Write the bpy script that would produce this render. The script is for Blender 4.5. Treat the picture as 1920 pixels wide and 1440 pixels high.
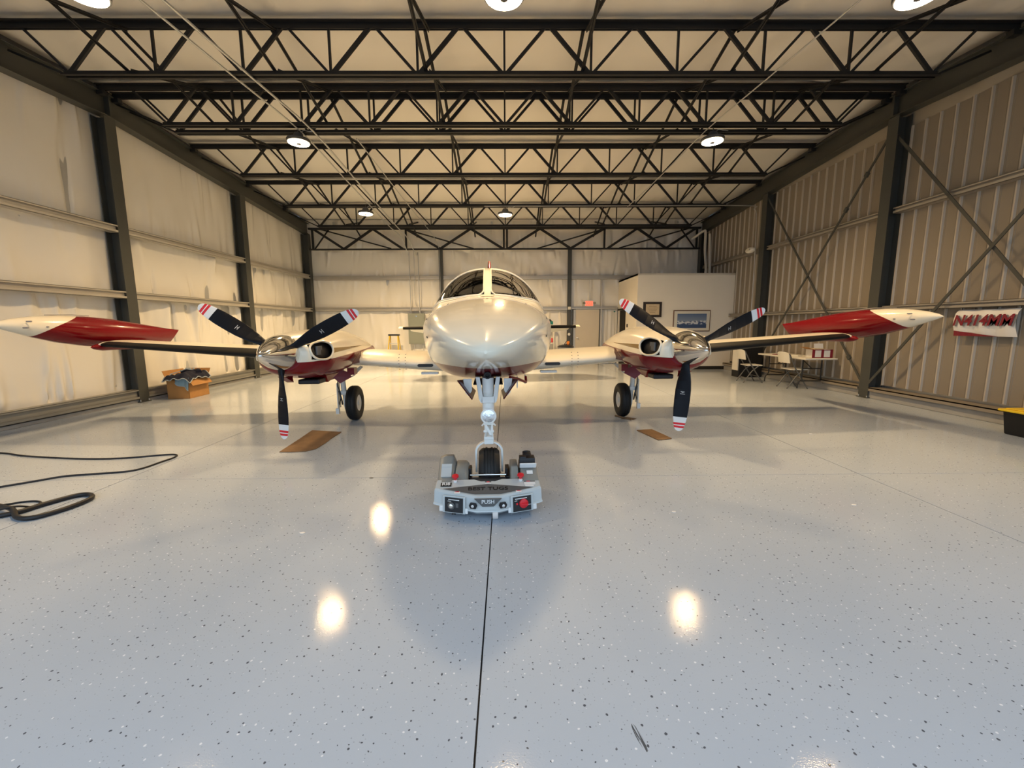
import bpy, bmesh, math, random
import numpy as np
from mathutils import Vector, Matrix
random.seed(7); RNG = np.random.RandomState(11)
for o in list(bpy.data.objects): bpy.data.objects.remove(o)
SC = bpy.context.scene; COL = SC.collection
PI = math.pi
# ------------------------------------------------------------------ camera
CAM_F, PITCH, YAW, ROLL, CX, CAM_H = 784.94, 0.13853, 0.008456, 0.00461, 955.83, 1.5
cp, sp, cyw, syw = math.cos(PITCH), math.sin(PITCH), math.cos(YAW), math.sin(YAW)
fwd = Vector((syw*cp, cyw*cp, -sp)); r0 = Vector((cyw, -syw, 0)); d0 = fwd.cross(r0)
rgt = math.cos(ROLL)*r0 + math.sin(ROLL)*d0; dwn = -math.sin(ROLL)*r0 + math.cos(ROLL)*d0
cam_d = bpy.data.cameras.new('camera'); cam = bpy.data.objects.new('camera', cam_d); COL.objects.link(cam)
cam_d.sensor_width = 36; cam_d.lens = CAM_F/1920*36; cam_d.shift_x = -(CX-960)/1920; cam_d.clip_start = .05
up = -dwn; bk = -fwd
cam.matrix_world = Matrix(((rgt.x, up.x, bk.x, 0), (rgt.y, up.y, bk.y, 0), (rgt.z, up.z, bk.z, CAM_H), (0, 0, 0, 1)))
SC.camera = cam
# ------------------------------------------------------------------ world and exposure
wd = bpy.data.worlds.new('overcast_sky'); SC.world = wd; wd.use_nodes = True
bg = wd.node_tree.nodes['Background']; bg.inputs[0].default_value = (.60, .79, 1.0, 1); bg.inputs[1].default_value = 2.2
SC.view_settings.view_transform = 'Standard'; SC.view_settings.look = 'None'
SC.view_settings.exposure = 0.0; SC.view_settings.gamma = 1; SC.view_settings.use_curve_mapping = False
LAMP_W = 700.0; LAMP_COL = (1.0, .68, .34); LAMP_GLOW = 30.0

# ------------------------------------------------------------------ materials
MAT = {}
def mat(name, col, rough=.5, metal=0., coat=0., emit=None, estr=0., spec=.5, bump=0., bscale=40., var=0., vscale=3., alpha=None, trans=0., ior=1.45):
    m = bpy.data.materials.new(name); m.use_nodes = True; MAT[name] = m
    nt = m.node_tree; b = nt.nodes['Principled BSDF']
    b.inputs['Base Color'].default_value = (*col, 1); b.inputs['Roughness'].default_value = rough
    b.inputs['Metallic'].default_value = metal; b.inputs['Specular IOR Level'].default_value = spec
    b.inputs['Coat Weight'].default_value = coat; b.inputs['Coat Roughness'].default_value = .04
    b.inputs['Transmission Weight'].default_value = trans; b.inputs['IOR'].default_value = ior
    if emit: b.inputs['Emission Color'].default_value = (*emit, 1); b.inputs['Emission Strength'].default_value = estr
    tc = None
    if bump or var:
        tc = nt.nodes.new('ShaderNodeTexCoord')
    if var:
        n = nt.nodes.new('ShaderNodeTexNoise'); n.inputs['Scale'].default_value = vscale; n.inputs['Detail'].default_value = 5
        nt.links.new(tc.outputs['Object'], n.inputs['Vector'])
        mx = nt.nodes.new('ShaderNodeMix'); mx.data_type = 'RGBA'
        mx.inputs[6].default_value = (*[c*(1-var) for c in col], 1); mx.inputs[7].default_value = (*[min(1, c*(1+var)) for c in col], 1)
        nt.links.new(n.outputs['Fac'], mx.inputs[0]); nt.links.new(mx.outputs[2], b.inputs['Base Color'])
    if bump:
        n = nt.nodes.new('ShaderNodeTexNoise'); n.inputs['Scale'].default_value = bscale; n.inputs['Detail'].default_value = 3
        nt.links.new(tc.outputs['Object'], n.inputs['Vector'])
        bp = nt.nodes.new('ShaderNodeBump'); bp.inputs['Strength'].default_value = bump; bp.inputs['Distance'].default_value = .01
        nt.links.new(n.outputs['Fac'], bp.inputs['Height']); nt.links.new(bp.outputs['Normal'], b.inputs['Normal'])
    return m

WHITE = (.84, .775, .63); RED = (.175, .003, .007)
mat('steel_black', (.022, .022, .023), .5, spec=.3, var=.25, vscale=2)
mat('steel_green', (.058, .060, .054), .45, var=.15, vscale=2)
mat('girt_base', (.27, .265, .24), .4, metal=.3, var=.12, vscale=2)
mat('soffit', (.36, .32, .255), .6, var=.08)
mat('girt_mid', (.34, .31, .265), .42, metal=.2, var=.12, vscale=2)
mat('door_metal', (.60, .53, .41), .33, spec=.6, var=.06, vscale=2)
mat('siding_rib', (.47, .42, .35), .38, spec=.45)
mat('girt', (.50, .47, .41), .38, metal=.35, var=.12, vscale=2)
mat('galv', (.55, .56, .56), .35, metal=.6, var=.12)
mat('vinyl', (.80, .77, .70), .24, spec=.5, var=.03, vscale=1.2)
mat('roof_vinyl', (.86, .83, .77), .45, var=.05, vscale=.8)
mat('siding', (.255, .218, .172), .42, spec=.4, var=.06, vscale=1.5)
mat('curb', (.33, .32, .30), .8, var=.15, vscale=6, bump=.2, bscale=60)
mat('apron', (.28, .28, .28), .85, var=.1, vscale=2)
mat('joint', (.05, .05, .055), .8)
mat('white', WHITE, .3, coat=.3)
mat('gear_white', (.78, .77, .73), .35)
mat('red', RED, .28, coat=.3, spec=.3)
mat('dark_red', (.06, .003, .005), .35, spec=.3)
mat('black', (.012, .012, .014), .45)
mat('boot', (.010, .010, .010), .5, spec=.18)
mat('rubber', (.010, .010, .010), .6, bump=.1, bscale=200)
mat('blade', (.0045, .006, .010), .38, spec=.22)
mat('chrome', (.82, .80, .76), .09, metal=1.)
mat('alu', (.62, .61, .58), .3, metal=1.)
mat('lens', (.75, .77, .78), .12, metal=.8, bump=.6, bscale=35)
mat('cockpit', (.035, .032, .028), .7)
mat('headliner', (.20, .18, .15), .8)
mat('seat', (.05, .045, .04), .7)
mat('tug_grey', (.50, .53, .53), .35, coat=.3)
mat('tug_dark', (.10, .10, .10), .4)
mat('tug_pod', (.23, .23, .21), .38)
mat('signal_red', (.65, .02, .03), .4)
mat('label_white', (.75, .75, .74), .5)
mat('print_black', (.01, .01, .01), .5)
mat('cardboard', (.40, .20, .065), .85, var=.12, vscale=8)
mat('cardboard_in', (.34, .18, .07), .9)
mat('cardboard_worn', (.20, .12, .06), .85, var=.35, vscale=7)
mat('navy', (.012, .014, .03), .95, var=.4, vscale=25, bump=.5, bscale=120)
mat('lightblue', (.22, .34, .42), .9, var=.1, vscale=20)
mat('piping', (.33, .38, .42), .9)
mat('plastic_white', (.74, .71, .63), .5)
mat('chair_steel', (.13, .13, .125), .4, metal=.3)
mat('table_leg', (.018, .018, .018), .5)
mat('tote_black', (.008, .008, .008), .5)
mat('yellow', (.75, .50, .02), .45)
mat('green', (.06, .16, .02), .6)
mat('teal', (.01, .17, .15), .5)
mat('orange', (.75, .22, .02), .5)
mat('office', (.86, .81, .71), .7, var=.02)
mat('office_dark', (.02, .018, .016), .8)
mat('frame_dark', (.03, .022, .018), .4)
mat('frame_brown', (.13, .06, .03), .4)
mat('paper', (.62, .50, .33), .8, var=.15, vscale=14)
mat('mat_board', (.72, .70, .62), .8)
mat('panel_green', (.24, .26, .22), .45)
mat('exit_red', (.9, .05, .03), .5, emit=(1, .12, .06), estr=1.6)
mat('ladder_yellow', (.70, .47, .015), .5)
mat('grey_plastic', (.30, .31, .33), .5)
mat('lid_black', (.02, .022, .028), .4)
mat('pvc', (.62, .60, .55), .5)
mat('banner', (.78, .76, .73), .5)
mat('maroon', (.20, .012, .025), .5)
mat('grey_mark', (.30, .28, .27), .6)
mat('lamp_glow', (1, .9, .75), .5, emit=(1, .78, .50), estr=LAMP_GLOW)
mat('lamp_body', (.10, .10, .10), .5)
mat('pinkwhite', (.72, .66, .62), .6)
mat('gold', (.27, .16, .03), .4, coat=.3)
mat('concrete', (.4, .4, .4), .7)

def nodes(m): return m.node_tree.nodes, m.node_tree.links
def N(nt, t, **kw):
    n = nt.nodes.new(t)
    for k, v in kw.items(): setattr(n, k, v)
    return n
def mth(nt, op, a, b=None, c=None):
    n = nt.nodes.new('ShaderNodeMath'); n.operation = op
    for i, q in enumerate((a, b, c)):
        if q is None: continue
        if isinstance(q, (int, float)): n.inputs[i].default_value = q
        else: nt.links.new(q, n.inputs[i])
    return n.outputs[0]
def mixc(nt, fac, a, b):
    n = nt.nodes.new('ShaderNodeMix'); n.data_type = 'RGBA'
    if isinstance(fac, (int, float)): n.inputs[0].default_value = fac
    else: nt.links.new(fac, n.inputs[0])
    for i, q in ((6, a), (7, b)):
        if isinstance(q, tuple): n.inputs[i].default_value = (*q, 1)
        else: nt.links.new(q, n.inputs[i])
    return n.outputs[2]

def floor_material():
    m = mat('floor_epoxy', (.5, .5, .5), .11, spec=.14); nt = m.node_tree; b = nt.nodes['Principled BSDF']
    geo = N(nt, 'ShaderNodeNewGeometry'); P = geo.outputs['Position']
    base = (.440, .492, .562)
    n1 = N(nt, 'ShaderNodeTexNoise'); n1.inputs['Scale'].default_value = .7; n1.inputs['Detail'].default_value = 6; nt.links.new(P, n1.inputs['Vector'])
    col = mixc(nt, n1.outputs['Fac'], tuple(c*.92 for c in base), tuple(c*1.07 for c in base))
    def specks(scale, thr, size, seed, c, dark):
        mp = N(nt, 'ShaderNodeMapping'); mp.inputs['Location'].default_value = (seed, seed*1.7, 0); mp.inputs['Scale'].default_value = (1, 1, 0); nt.links.new(P, mp.inputs['Vector'])
        nz = N(nt, 'ShaderNodeTexNoise'); nz.inputs['Scale'].default_value = scale*1.3; nt.links.new(mp.outputs[0], nz.inputs['Vector'])
        ad = N(nt, 'ShaderNodeVectorMath', operation='SCALE'); nt.links.new(nz.outputs['Color'], ad.inputs[0]); ad.inputs['Scale'].default_value = .35/scale
        a2 = N(nt, 'ShaderNodeVectorMath', operation='ADD'); nt.links.new(ad.outputs[0], a2.inputs[0]); nt.links.new(mp.outputs[0], a2.inputs[1])
        v = N(nt, 'ShaderNodeTexVoronoi'); v.voronoi_dimensions = '2D'; v.inputs['Scale'].default_value = scale; nt.links.new(a2.outputs[0], v.inputs['Vector'])
        sep = N(nt, 'ShaderNodeSeparateColor'); nt.links.new(v.outputs['Color'], sep.inputs[0])
        pick = mth(nt, 'GREATER_THAN', sep.outputs[0], thr)
        rad = mth(nt, 'MULTIPLY', mth(nt, 'ADD', sep.outputs[1], .25), size)
        dot = mth(nt, 'LESS_THAN', v.outputs['Distance'], rad)
        return mth(nt, 'MULTIPLY', mth(nt, 'MULTIPLY', pick, dot), c)
    d1 = specks(25, .72, .105, 0, .9, 1); col = mixc(nt, d1, col, (.055, .058, .07))
    d2 = specks(26, .76, .10, 9.3, .8, 0); col = mixc(nt, d2, col, (.80, .82, .85))
    d3 = specks(55, .72, .11, 4.1, .6, 0); col = mixc(nt, d3, col, (.20, .21, .24))
    # worn black tyre scuff with a shape of its own
    mp = N(nt, 'ShaderNodeMapping'); mp.vector_type = 'TEXTURE'; mp.inputs['Location'].default_value = (.481, 1.34, 0); mp.inputs['Rotation'].default_value = (0, 0, .21)
    nt.links.new(P, mp.inputs['Vector']); sx = N(nt, 'ShaderNodeSeparateXYZ'); nt.links.new(mp.outputs[0], sx.inputs[0])
    ex = mth(nt, 'ABSOLUTE', mth(nt, 'DIVIDE', sx.outputs[0], .011)); ey = mth(nt, 'ABSOLUTE', mth(nt, 'DIVIDE', sx.outputs[1], .055))
    inside = mth(nt, 'LESS_THAN', mth(nt, 'ADD', mth(nt, 'MULTIPLY', ex, ex), mth(nt, 'MULTIPLY', ey, ey)), 1.0)
    wv = N(nt, 'ShaderNodeTexNoise'); wv.inputs['Scale'].default_value = 1; mp2 = N(nt, 'ShaderNodeMapping'); mp2.inputs['Scale'].default_value = (260, 8, 1); nt.links.new(mp.outputs[0], mp2.inputs['Vector']); nt.links.new(mp2.outputs[0], wv.inputs['Vector'])
    st = mth(nt, 'MULTIPLY', inside, mth(nt, 'GREATER_THAN', wv.outputs['Fac'], .47)); col = mixc(nt, mth(nt, 'MULTIPLY', st, .85), col, (.03, .028, .026))
    nt.links.new(col, b.inputs['Base Color'])
    # faint swirl of dried mop marks changes the gloss
    n2 = N(nt, 'ShaderNodeTexNoise'); n2.inputs['Scale'].default_value = 1.6; n2.inputs['Detail'].default_value = 6; n2.inputs['Distortion'].default_value = 1.5; nt.links.new(P, n2.inputs['Vector'])
    mr = N(nt, 'ShaderNodeMapRange'); mr.inputs[1].default_value = .35; mr.inputs[2].default_value = .75; mr.inputs[3].default_value = .05; mr.inputs[4].default_value = .12
    nt.links.new(n2.outputs['Fac'], mr.inputs[0]); nt.links.new(mr.outputs[0], b.inputs['Roughness'])
    n3 = N(nt, 'ShaderNodeTexNoise'); n3.inputs['Scale'].default_value = 170; n3.inputs['Detail'].default_value = 1; nt.links.new(P, n3.inputs['Vector'])
    bp = N(nt, 'ShaderNodeBump'); bp.inputs['Strength'].default_value = .045; bp.inputs['Distance'].default_value = .004
    nt.links.new(n3.outputs['Fac'], bp.inputs['Height']); nt.links.new(bp.outputs[0], b.inputs['Normal'])
    return m
floor_material()

def two_tone(name, build):
    """white / red aircraft paint scheme laid out in the airplane's own coordinates"""
    m = mat(name, WHITE, .22, coat=.6); nt = m.node_tree; b = nt.nodes['Principled BSDF']
    tc = N(nt, 'ShaderNodeTexCoord'); s = N(nt, 'ShaderNodeSeparateXYZ'); nt.links.new(tc.outputs['Object'], s.inputs[0])
    x, y, z = s.outputs
    col, red = build(nt, x, y, z); nt.links.new(col, b.inputs['Base Color'])
    b.inputs['Specular IOR Level'].default_value = .28; nt.links.new(mth(nt, 'SUBTRACT', .6, mth(nt, 'MULTIPLY', red, .4)), b.inputs['Coat Weight'])
    return m
def fus_paint(nt, x, y, z):
    # boundary height falls slightly towards the tail
    bnd = mth(nt, 'SUBTRACT', 1.172, mth(nt, 'MULTIPLY', y, .030))
    k = mth(nt, 'LESS_THAN', z, bnd); return mixc(nt, k, WHITE, RED), k
two_tone('fuselage_paint', fus_paint)
def nac_paint(nt, x, y, z):
    bnd = mth(nt, 'ADD', 1.118, mth(nt, 'MULTIPLY', mth(nt, 'SUBTRACT', y, 1.2), .030))
    k = mth(nt, 'LESS_THAN', z, bnd); c = mixc(nt, k, WHITE, RED)
    # tapered gold side stripe
    lo = mth(nt, 'ADD', bnd, .065); wid = mth(nt, 'MULTIPLY', mth(nt, 'SUBTRACT', 2.75, y), .050)
    a = mth(nt, 'MULTIPLY', mth(nt, 'GREATER_THAN', z, lo), mth(nt, 'LESS_THAN', z, mth(nt, 'ADD', lo, wid)))
    a = mth(nt, 'MULTIPLY', a, mth(nt, 'GREATER_THAN', y, 1.5))
    return mixc(nt, a, c, (.20, .11, .015)), k
two_tone('nacelle_paint', nac_paint)
def tank_paint(nt, x, y, z):
    dv = mth(nt, 'MAXIMUM', mth(nt, 'SUBTRACT', y, 2.13), 0.)
    h = mth(nt, 'ADD', 1.37, mth(nt, 'MULTIPLY', mth(nt, 'POWER', dv, .6), .42))
    fac = mth(nt, 'MULTIPLY', mth(nt, 'LESS_THAN', z, h), mth(nt, 'GREATER_THAN', y, 2.13))
    return mixc(nt, fac, WHITE, RED), fac
two_tone('tank_paint', tank_paint)

def glass_material():
    m = mat('glass', (.9, .92, .9), .02); nt = m.node_tree
    out = nt.nodes['Material Output']; g = N(nt, 'ShaderNodeBsdfGlossy'); g.inputs['Roughness'].default_value = .02
    t = N(nt, 'ShaderNodeBsdfTransparent'); t.inputs[0].default_value = (.80, .82, .76, 1)
    f = N(nt, 'ShaderNodeFresnel'); f.inputs[0].default_value = 1.5
    mx = N(nt, 'ShaderNodeMixShader'); nt.links.new(mth(nt, 'ADD', f.outputs[0], .05), mx.inputs[0]); nt.links.new(t.outputs[0], mx.inputs[1]); nt.links.new(g.outputs[0], mx.inputs[2])
    nt.links.new(mx.outputs[0], out.inputs['Surface'])
glass_material()

def landscape_material():
    m = mat('mountain_print', (.2, .3, .5), .35); nt = m.node_tree; b = nt.nodes['Principled BSDF']
    tc = N(nt, 'ShaderNodeTexCoord'); s = N(nt, 'ShaderNodeSeparateXYZ'); nt.links.new(tc.outputs['Generated'], s.inputs[0])
    x, y, z = s.outputs
    n = N(nt, 'ShaderNodeTexNoise'); n.inputs['Scale'].default_value = 7; n.inputs['Detail'].default_value = 6; nt.links.new(tc.outputs['Generated'], n.inputs['Vector'])
    sky = mixc(nt, z, (.35, .42, .52), (.10, .16, .30))
    h = mth(nt, 'ADD', .30, mth(nt, 'MULTIPLY', n.outputs['Fac'], .35))
    snow = mixc(nt, mth(nt, 'GREATER_THAN', n.outputs['Fac'], .5), (.06, .10, .22), (.62, .66, .72))
    c = mixc(nt, mth(nt, 'LESS_THAN', z, h), sky, snow)
    c = mixc(nt, mth(nt, 'LESS_THAN', z, .26), c, (.05, .09, .20))
    nt.links.new(c, b.inputs['Base Color'])
landscape_material()

# ------------------------------------------------------------------ mesh helpers
class MB:
    def __init__(s): s.v = []; s.f = []; s.m = []
    def add(s, vs, fs, mi=0):
        o = len(s.v); s.v += [tuple(map(float, p)) for p in vs]; s.f += [tuple(i+o for i in f) for f in fs]; s.m += [mi]*len(fs); return s
    def box(s, c, d, M=None, mi=0, taper=1.):
        x, y, z = d[0]/2, d[1]/2, d[2]/2
        vs = [Vector((sx*x*(taper if sz > 0 else 1), sy*y*(taper if sz > 0 else 1), sz*z)) for sz in (-1, 1) for sy in (-1, 1) for sx in (-1, 1)]
        if M is not None: vs = [M @ p for p in vs]
        vs = [p + Vector(c) for p in vs]
        return s.add(vs, [(0, 2, 3, 1), (4, 5, 7, 6), (0, 1, 5, 4), (2, 6, 7, 3), (0, 4, 6, 2), (1, 3, 7, 5)], mi)
    def bx(s, a, b, mi=0):
        return s.box([(p+q)/2 for p, q in zip(a, b)], [abs(q-p) for p, q in zip(a, b)], None, mi)
    def bar(s, p0, p1, w, h=None, mi=0, roll=None):
        """rectangular bar from p0 to p1"""
        p0, p1 = Vector(p0), Vector(p1); d = p1-p0; L = d.length; d.normalize(); h = h or w
        ref = Vector(roll) if roll else (Vector((0, 1, 0)) if abs(d.y) < .9 else Vector((0, 0, 1)))
        x = ref.cross(d).normalized(); y = d.cross(x)
        M = Matrix((x, y, d)).transposed()
        return s.box((p0+p1)/2, (w, h, L), M, mi)
    def tube(s, path, r, n=8, caps=True, mi=0, closed=False):
        P = [Vector(p) for p in path]; k = len(P); R = r if isinstance(r, (list, tuple)) else [r]*k
        rings = []; prev = None
        for i in range(k):
            if closed: t = P[(i+1) % k]-P[i-1]
            else: t = P[min(i+1, k-1)]-P[max(i-1, 0)]
            t.normalize()
            if prev is None:
                a = Vector((0, 0, 1)) if abs(t.z) < .9 else Vector((1, 0, 0)); x = a.cross(t).normalized()
            else: x = (prev - t*prev.dot(t)).normalized()
            prev = x; y = t.cross(x)
            rings.append([P[i]+R[i]*(math.cos(2*PI*j/n)*x+math.sin(2*PI*j/n)*y) for j in range(n)])
        return s.rings(rings, caps and not closed, mi, closed)
    def cyl(s, p0, p1, r, n=16, mi=0, r2=None): return s.tube([p0, p1], [r, r if r2 is None else r2], n, True, mi)
    def rings(s, rings, caps=True, mi=0, loop=False):
        n = len(rings[0]); vs = [p for r in rings for p in r]; fs = []
        k = len(rings)
        for i in range(k if loop else k-1):
            a, b = i*n, ((i+1) % k)*n
            for j in range(n): fs.append((a+j, a+(j+1) % n, b+(j+1) % n, b+j))
        if caps: fs.append(tuple(range(n-1, -1, -1))); fs.append(tuple((k-1)*n+j for j in range(n)))
        return s.add(vs, fs, mi)
    def lathe(s, prof, o, axis, n=32, mi=0, caps=True):
        """profile of (r, t) along axis from o"""
        o, ax = Vector(o), Vector(axis).normalized(); a = Vector((0, 0, 1)) if abs(ax.z) < .9 else Vector((1, 0, 0))
        x = a.cross(ax).normalized(); y = ax.cross(x)
        return s.rings([[o+ax*t+max(r, 1e-4)*(math.cos(2*PI*j/n)*x+math.sin(2*PI*j/n)*y) for j in range(n)] for r, t in prof], caps, mi)
    def prism(s, poly, fn, d0, d1, mi=0):
        """extrude 2-D polygon; fn(a, b, d) -> point"""
        n = len(poly); vs = [fn(a, b, d0) for a, b in poly]+[fn(a, b, d1) for a, b in poly]
        fs = [tuple(range(n-1, -1, -1)), tuple(range(n, 2*n))]+[(j, (j+1) % n, n+(j+1) % n, n+j) for j in range(n)]
        return s.add(vs, fs, mi)
    def grid(s, G, mi=0, thick=None):
        """G[i][j] points"""
        a, b = len(G), len(G[0]); vs = [p for r in G for p in r]
        return s.add(vs, [(i*b+j, i*b+j+1, (i+1)*b+j+1, (i+1)*b+j) for i in range(a-1) for j in range(b-1)], mi)
    def mesh(s, name, mats, smooth=None, bevel=0., bseg=2, fixn=True):
        me = bpy.data.meshes.new(name); me.from_pydata(s.v, [], s.f)
        for mm in (mats if isinstance(mats, (list, tuple)) else [mats]): me.materials.append(MAT[mm])
        me.polygons.foreach_set('material_index', s.m)
        if fixn or bevel:
            bm = bmesh.new(); bm.from_mesh(me)
            if bevel:
                bmesh.ops.remove_doubles(bm, verts=bm.verts, dist=1e-5)
                es = [e for e in bm.edges if len(e.link_faces) == 2 and e.calc_face_angle(0) > .5]
                bmesh.ops.bevel(bm, geom=es, offset=bevel, segments=bseg, profile=.5, affect='EDGES', clamp_overlap=True)
            if fixn: bmesh.ops.recalc_face_normals(bm, faces=bm.faces)
            bm.to_mesh(me); bm.free()
        if smooth is not None:
            me.polygons.foreach_set('use_smooth', [True]*len(me.polygons)); me.set_sharp_from_angle(angle=math.radians(smooth))
        me.update(); return me
    def build(s, name, mats, parent=None, smooth=None, bevel=0., bseg=2, fixn=True, loc=None, rot=None):
        return put(name, s.mesh(name, mats, smooth, bevel, bseg, fixn), parent, loc, rot)
def put(name, me, parent=None, loc=None, rot=None):
    o = bpy.data.objects.new(name, me); COL.objects.link(o)
    if parent: o.parent = parent
    if loc is not None: o.location = loc
    if rot is not None: o.rotation_euler = rot
    return o
def thing(name, label, cat, loc=(0, 0, 0), rotz=0., group=None):
    o = bpy.data.objects.new(name, None); COL.objects.link(o); o.empty_display_size = .1
    o.location = loc; o.rotation_euler = (0, 0, rotz); return tag(o, label, cat, group)
def tag(o, label, cat, group=None):
    o['label'] = label; o['category'] = cat
    if group: o['group'] = group
    return o
def struct(o): o['kind'] = 'structure'; return o
def rebase(o):
    """move a single-mesh thing's origin to the base centre of its bounding box"""
    vs = [v.co for v in o.data.vertices]; c = Vector(((min(v.x for v in vs)+max(v.x for v in vs))/2, (min(v.y for v in vs)+max(v.y for v in vs))/2, min(v.z for v in vs)))
    o.data.transform(Matrix.Translation(-c)); o.location = c; return o
def text(name, body, size, m, parent, loc, rot, extrude=.001, shear=0., bold=0., sx=1., align='CENTER'):
    cu = bpy.data.curves.new(name, 'FONT'); cu.body = body; cu.size = size; cu.extrude = extrude; cu.shear = shear; cu.offset = bold
    cu.align_x = align; cu.align_y = 'CENTER'; cu.resolution_u = 3
    t = bpy.data.objects.new(name+'_c', cu); COL.objects.link(t)
    bpy.context.view_layer.update()
    me = bpy.data.meshes.new_from_object(t.evaluated_get(bpy.context.evaluated_depsgraph_get()))
    bpy.data.objects.remove(t); bpy.data.curves.remove(cu)
    me.materials.clear(); me.materials.append(MAT[m]); me.name = name
    if sx != 1: me.transform(Matrix.Diagonal((sx, 1, 1, 1)))
    return put(name, me, parent, loc, rot)
def smooth_path(pts, k=6, closed=False):
    P = [Vector(p) for p in pts]; n = len(P); out = []
    for i in range(n if closed else n-1):
        if closed: a, b, c, d = P[i-1], P[i], P[(i+1) % n], P[(i+2) % n]
        else: a, b, c, d = P[max(i-1, 0)], P[i], P[i+1], P[min(i+2, n-1)]
        for j in range(k):
            t = j/k; out.append(.5*((2*b)+(c-a)*t+(2*a-5*b+4*c-d)*t*t+(3*b-a-3*c+d)*t**3))
    if not closed: out.append(P[-1])
    return out
# ------------------------------------------------------------------ hangar shell
YF, YB = -0.45, 16.55            # open front, back wall
XW = 7.62                        # side wall skin
YR = 8.53                        # ridge
SLOPE = .06
COLY = [4.54, 8.47, 12.40, 16.36]
def zroof(y): return 5.94 - SLOPE*abs(y-YR)
def zjt(y): return 5.89 - SLOPE*abs(y-YR)         # top of joist chord
# floor: saw-cut epoxy slabs over a dark bed
fl = struct(MB().bx((-XW-.2, YF-.02, -.25), (XW+.2, YB+.2, -.03)).build('floor', 'joint'))
xs = [-XW-.15, -3.80, -.118, 3.56, XW+.15]; ys = [YF, 0.15, 4.03, 7.9, 11.8, YB+.15]
for i in range(4):
    for j in range(5):
        g = .004
        MB().bx((xs[i]+g, ys[j]+g*.6, -.03), (xs[i+1]-g, ys[j+1]-g*.6, 0)).build('floor_slab', 'floor_epoxy', fl)
struct(MB().bx((-40, -40, -.30), (40, YF-.03, -.02)).build('ground_apron', 'apron'))

# draped vinyl-faced insulation
def insul(name, parent, o, su, sl, tu, tl, nrm, seed, m='vinyl', ns=150, nt=30, folds=9, amp=.018, bulge=.02, edges='both'):
    rs = np.random.RandomState(seed); o, su, tu, nrm = map(np.array, (o, su, tu, nrm))
    S, T = np.meshgrid(np.linspace(0, 1, ns), np.linspace(0, 1, nt), indexing='ij')
    ed = np.minimum(1, np.minimum(S, 1-S)*14)*np.minimum(1, np.minimum(T, 1-T)*14)
    d = bulge*np.sin(PI*S)**.5*np.sin(PI*T)**.6
    for k in range(folds):
        s0 = rs.rand(); wdt = (.007+.022*rs.rand())*min(1., 4./sl); ln = .25+.6*rs.rand(); sk = (rs.rand()-.5)*.10
        top = rs.rand() < (.5 if edges == 'both' else .75)
        tt = (1-T) if top else T
        fall = np.clip(1-tt/ln, 0, 1)**.8
        x = (S-s0-sk*tt)/wdt*(1/(1+.8*tt))
        d += amp*(.4+rs.rand())*fall*np.exp(-x*x)*(1 if rs.rand() < .6 else -1)
    for k in range(5):   # slow undulation
        d += .006*np.sin(2*PI*(S*rs.randint(1, 7)+T*rs.rand()*1.5+rs.rand()))
    # fine crinkle near one edge
    fr = np.clip(1-(1-T)*3.5, 0, 1)+np.clip(1-T*3.5, 0, 1)
    ph = rs.rand()*6
    d += .0065*fr*np.sin(S*sl*34+ph+3*np.sin(S*9+ph))*np.clip(np.sin(S*7+ph*2), 0, 1)
    d *= ed
    P = o+S[..., None]*su*sl+T[..., None]*tu*tl+d[..., None]*nrm
    return MB().grid(P.tolist()).build(name, m, parent, smooth=60, fixn=False)

bays = [(-.45, 4.54), (4.54, 8.47), (8.47, 12.40), (12.40, 16.5)]
wl = struct(MB().bx((-XW-.12, YF, -.1), (-XW-.06, YB+.1, 6.2)).build('wall_left', 'galv'))
sd = 100
for (ya, yb) in bays:
    rows = [(.22, 2.12), (2.12, 3.35), (3.35, min(zroof(ya), zroof(yb)))]
    for k, (za, zb) in enumerate(rows):
        sd += 1
        insul('insulation_panel', wl, (-XW-.03, ya, za), (0, 1, 0), yb-ya, (0, 0, 1), zb-za, (1, 0, 0), sd, folds=(34 if k == 0 else 18), amp=(.075 if k == 0 else .045), edges='both')
wr = struct(MB().bx((XW+.06, YF, -.1), (XW+.12, YB+.1, 6.2)).build('wall_right', 'galv'))
# ribbed metal siding sheets, three ribs each
RP = .262
def siding_mesh():
    b = MB(); zt = 5.16; z0 = .27; prof = []
    for k in range(3):
        c = (k+.5)*RP
        for dy, dx in ((-.115, 0), (-.112, 0), (-.056, 0), (-.052, -.004), (-.046, -.004), (-.042, 0), (-.024, 0), (-.010, -.027), (.010, -.027), (.024, 0), (.042, 0), (.046, -.004), (.052, -.004), (.056, 0), (.115, 0)):
            prof.append((c+dy, dx))
    prof = [(0, 0)]+prof+[(3*RP, 0)]
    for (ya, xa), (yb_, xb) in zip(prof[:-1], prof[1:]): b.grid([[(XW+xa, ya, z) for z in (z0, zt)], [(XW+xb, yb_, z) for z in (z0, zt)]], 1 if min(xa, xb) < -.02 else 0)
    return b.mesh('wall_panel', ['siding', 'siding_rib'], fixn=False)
sm = siding_mesh(); y = YF
while y < YB-.02:
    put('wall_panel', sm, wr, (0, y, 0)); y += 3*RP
for (ya, yb) in bays:
    sd += 1
    insul('insulation_strip', wr, (XW+.02, ya, 5.10), (0, 1, 0), yb-ya, (0, 0, 1), min(zroof(ya), zroof(yb))-5.10, (-1, 0, 0), sd, m='soffit', nt=10, folds=4, amp=.008)
wb = struct(MB().bx((-XW-.1, YB+.05, -.1), (XW+.1, YB+.11, 5.6)).build('wall_back', 'galv'))
bx_ = [-7.58, -2.46, 2.45, 7.58]; bz = [0.02, 2.15, 3.32, 4.36, 5.48]
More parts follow.
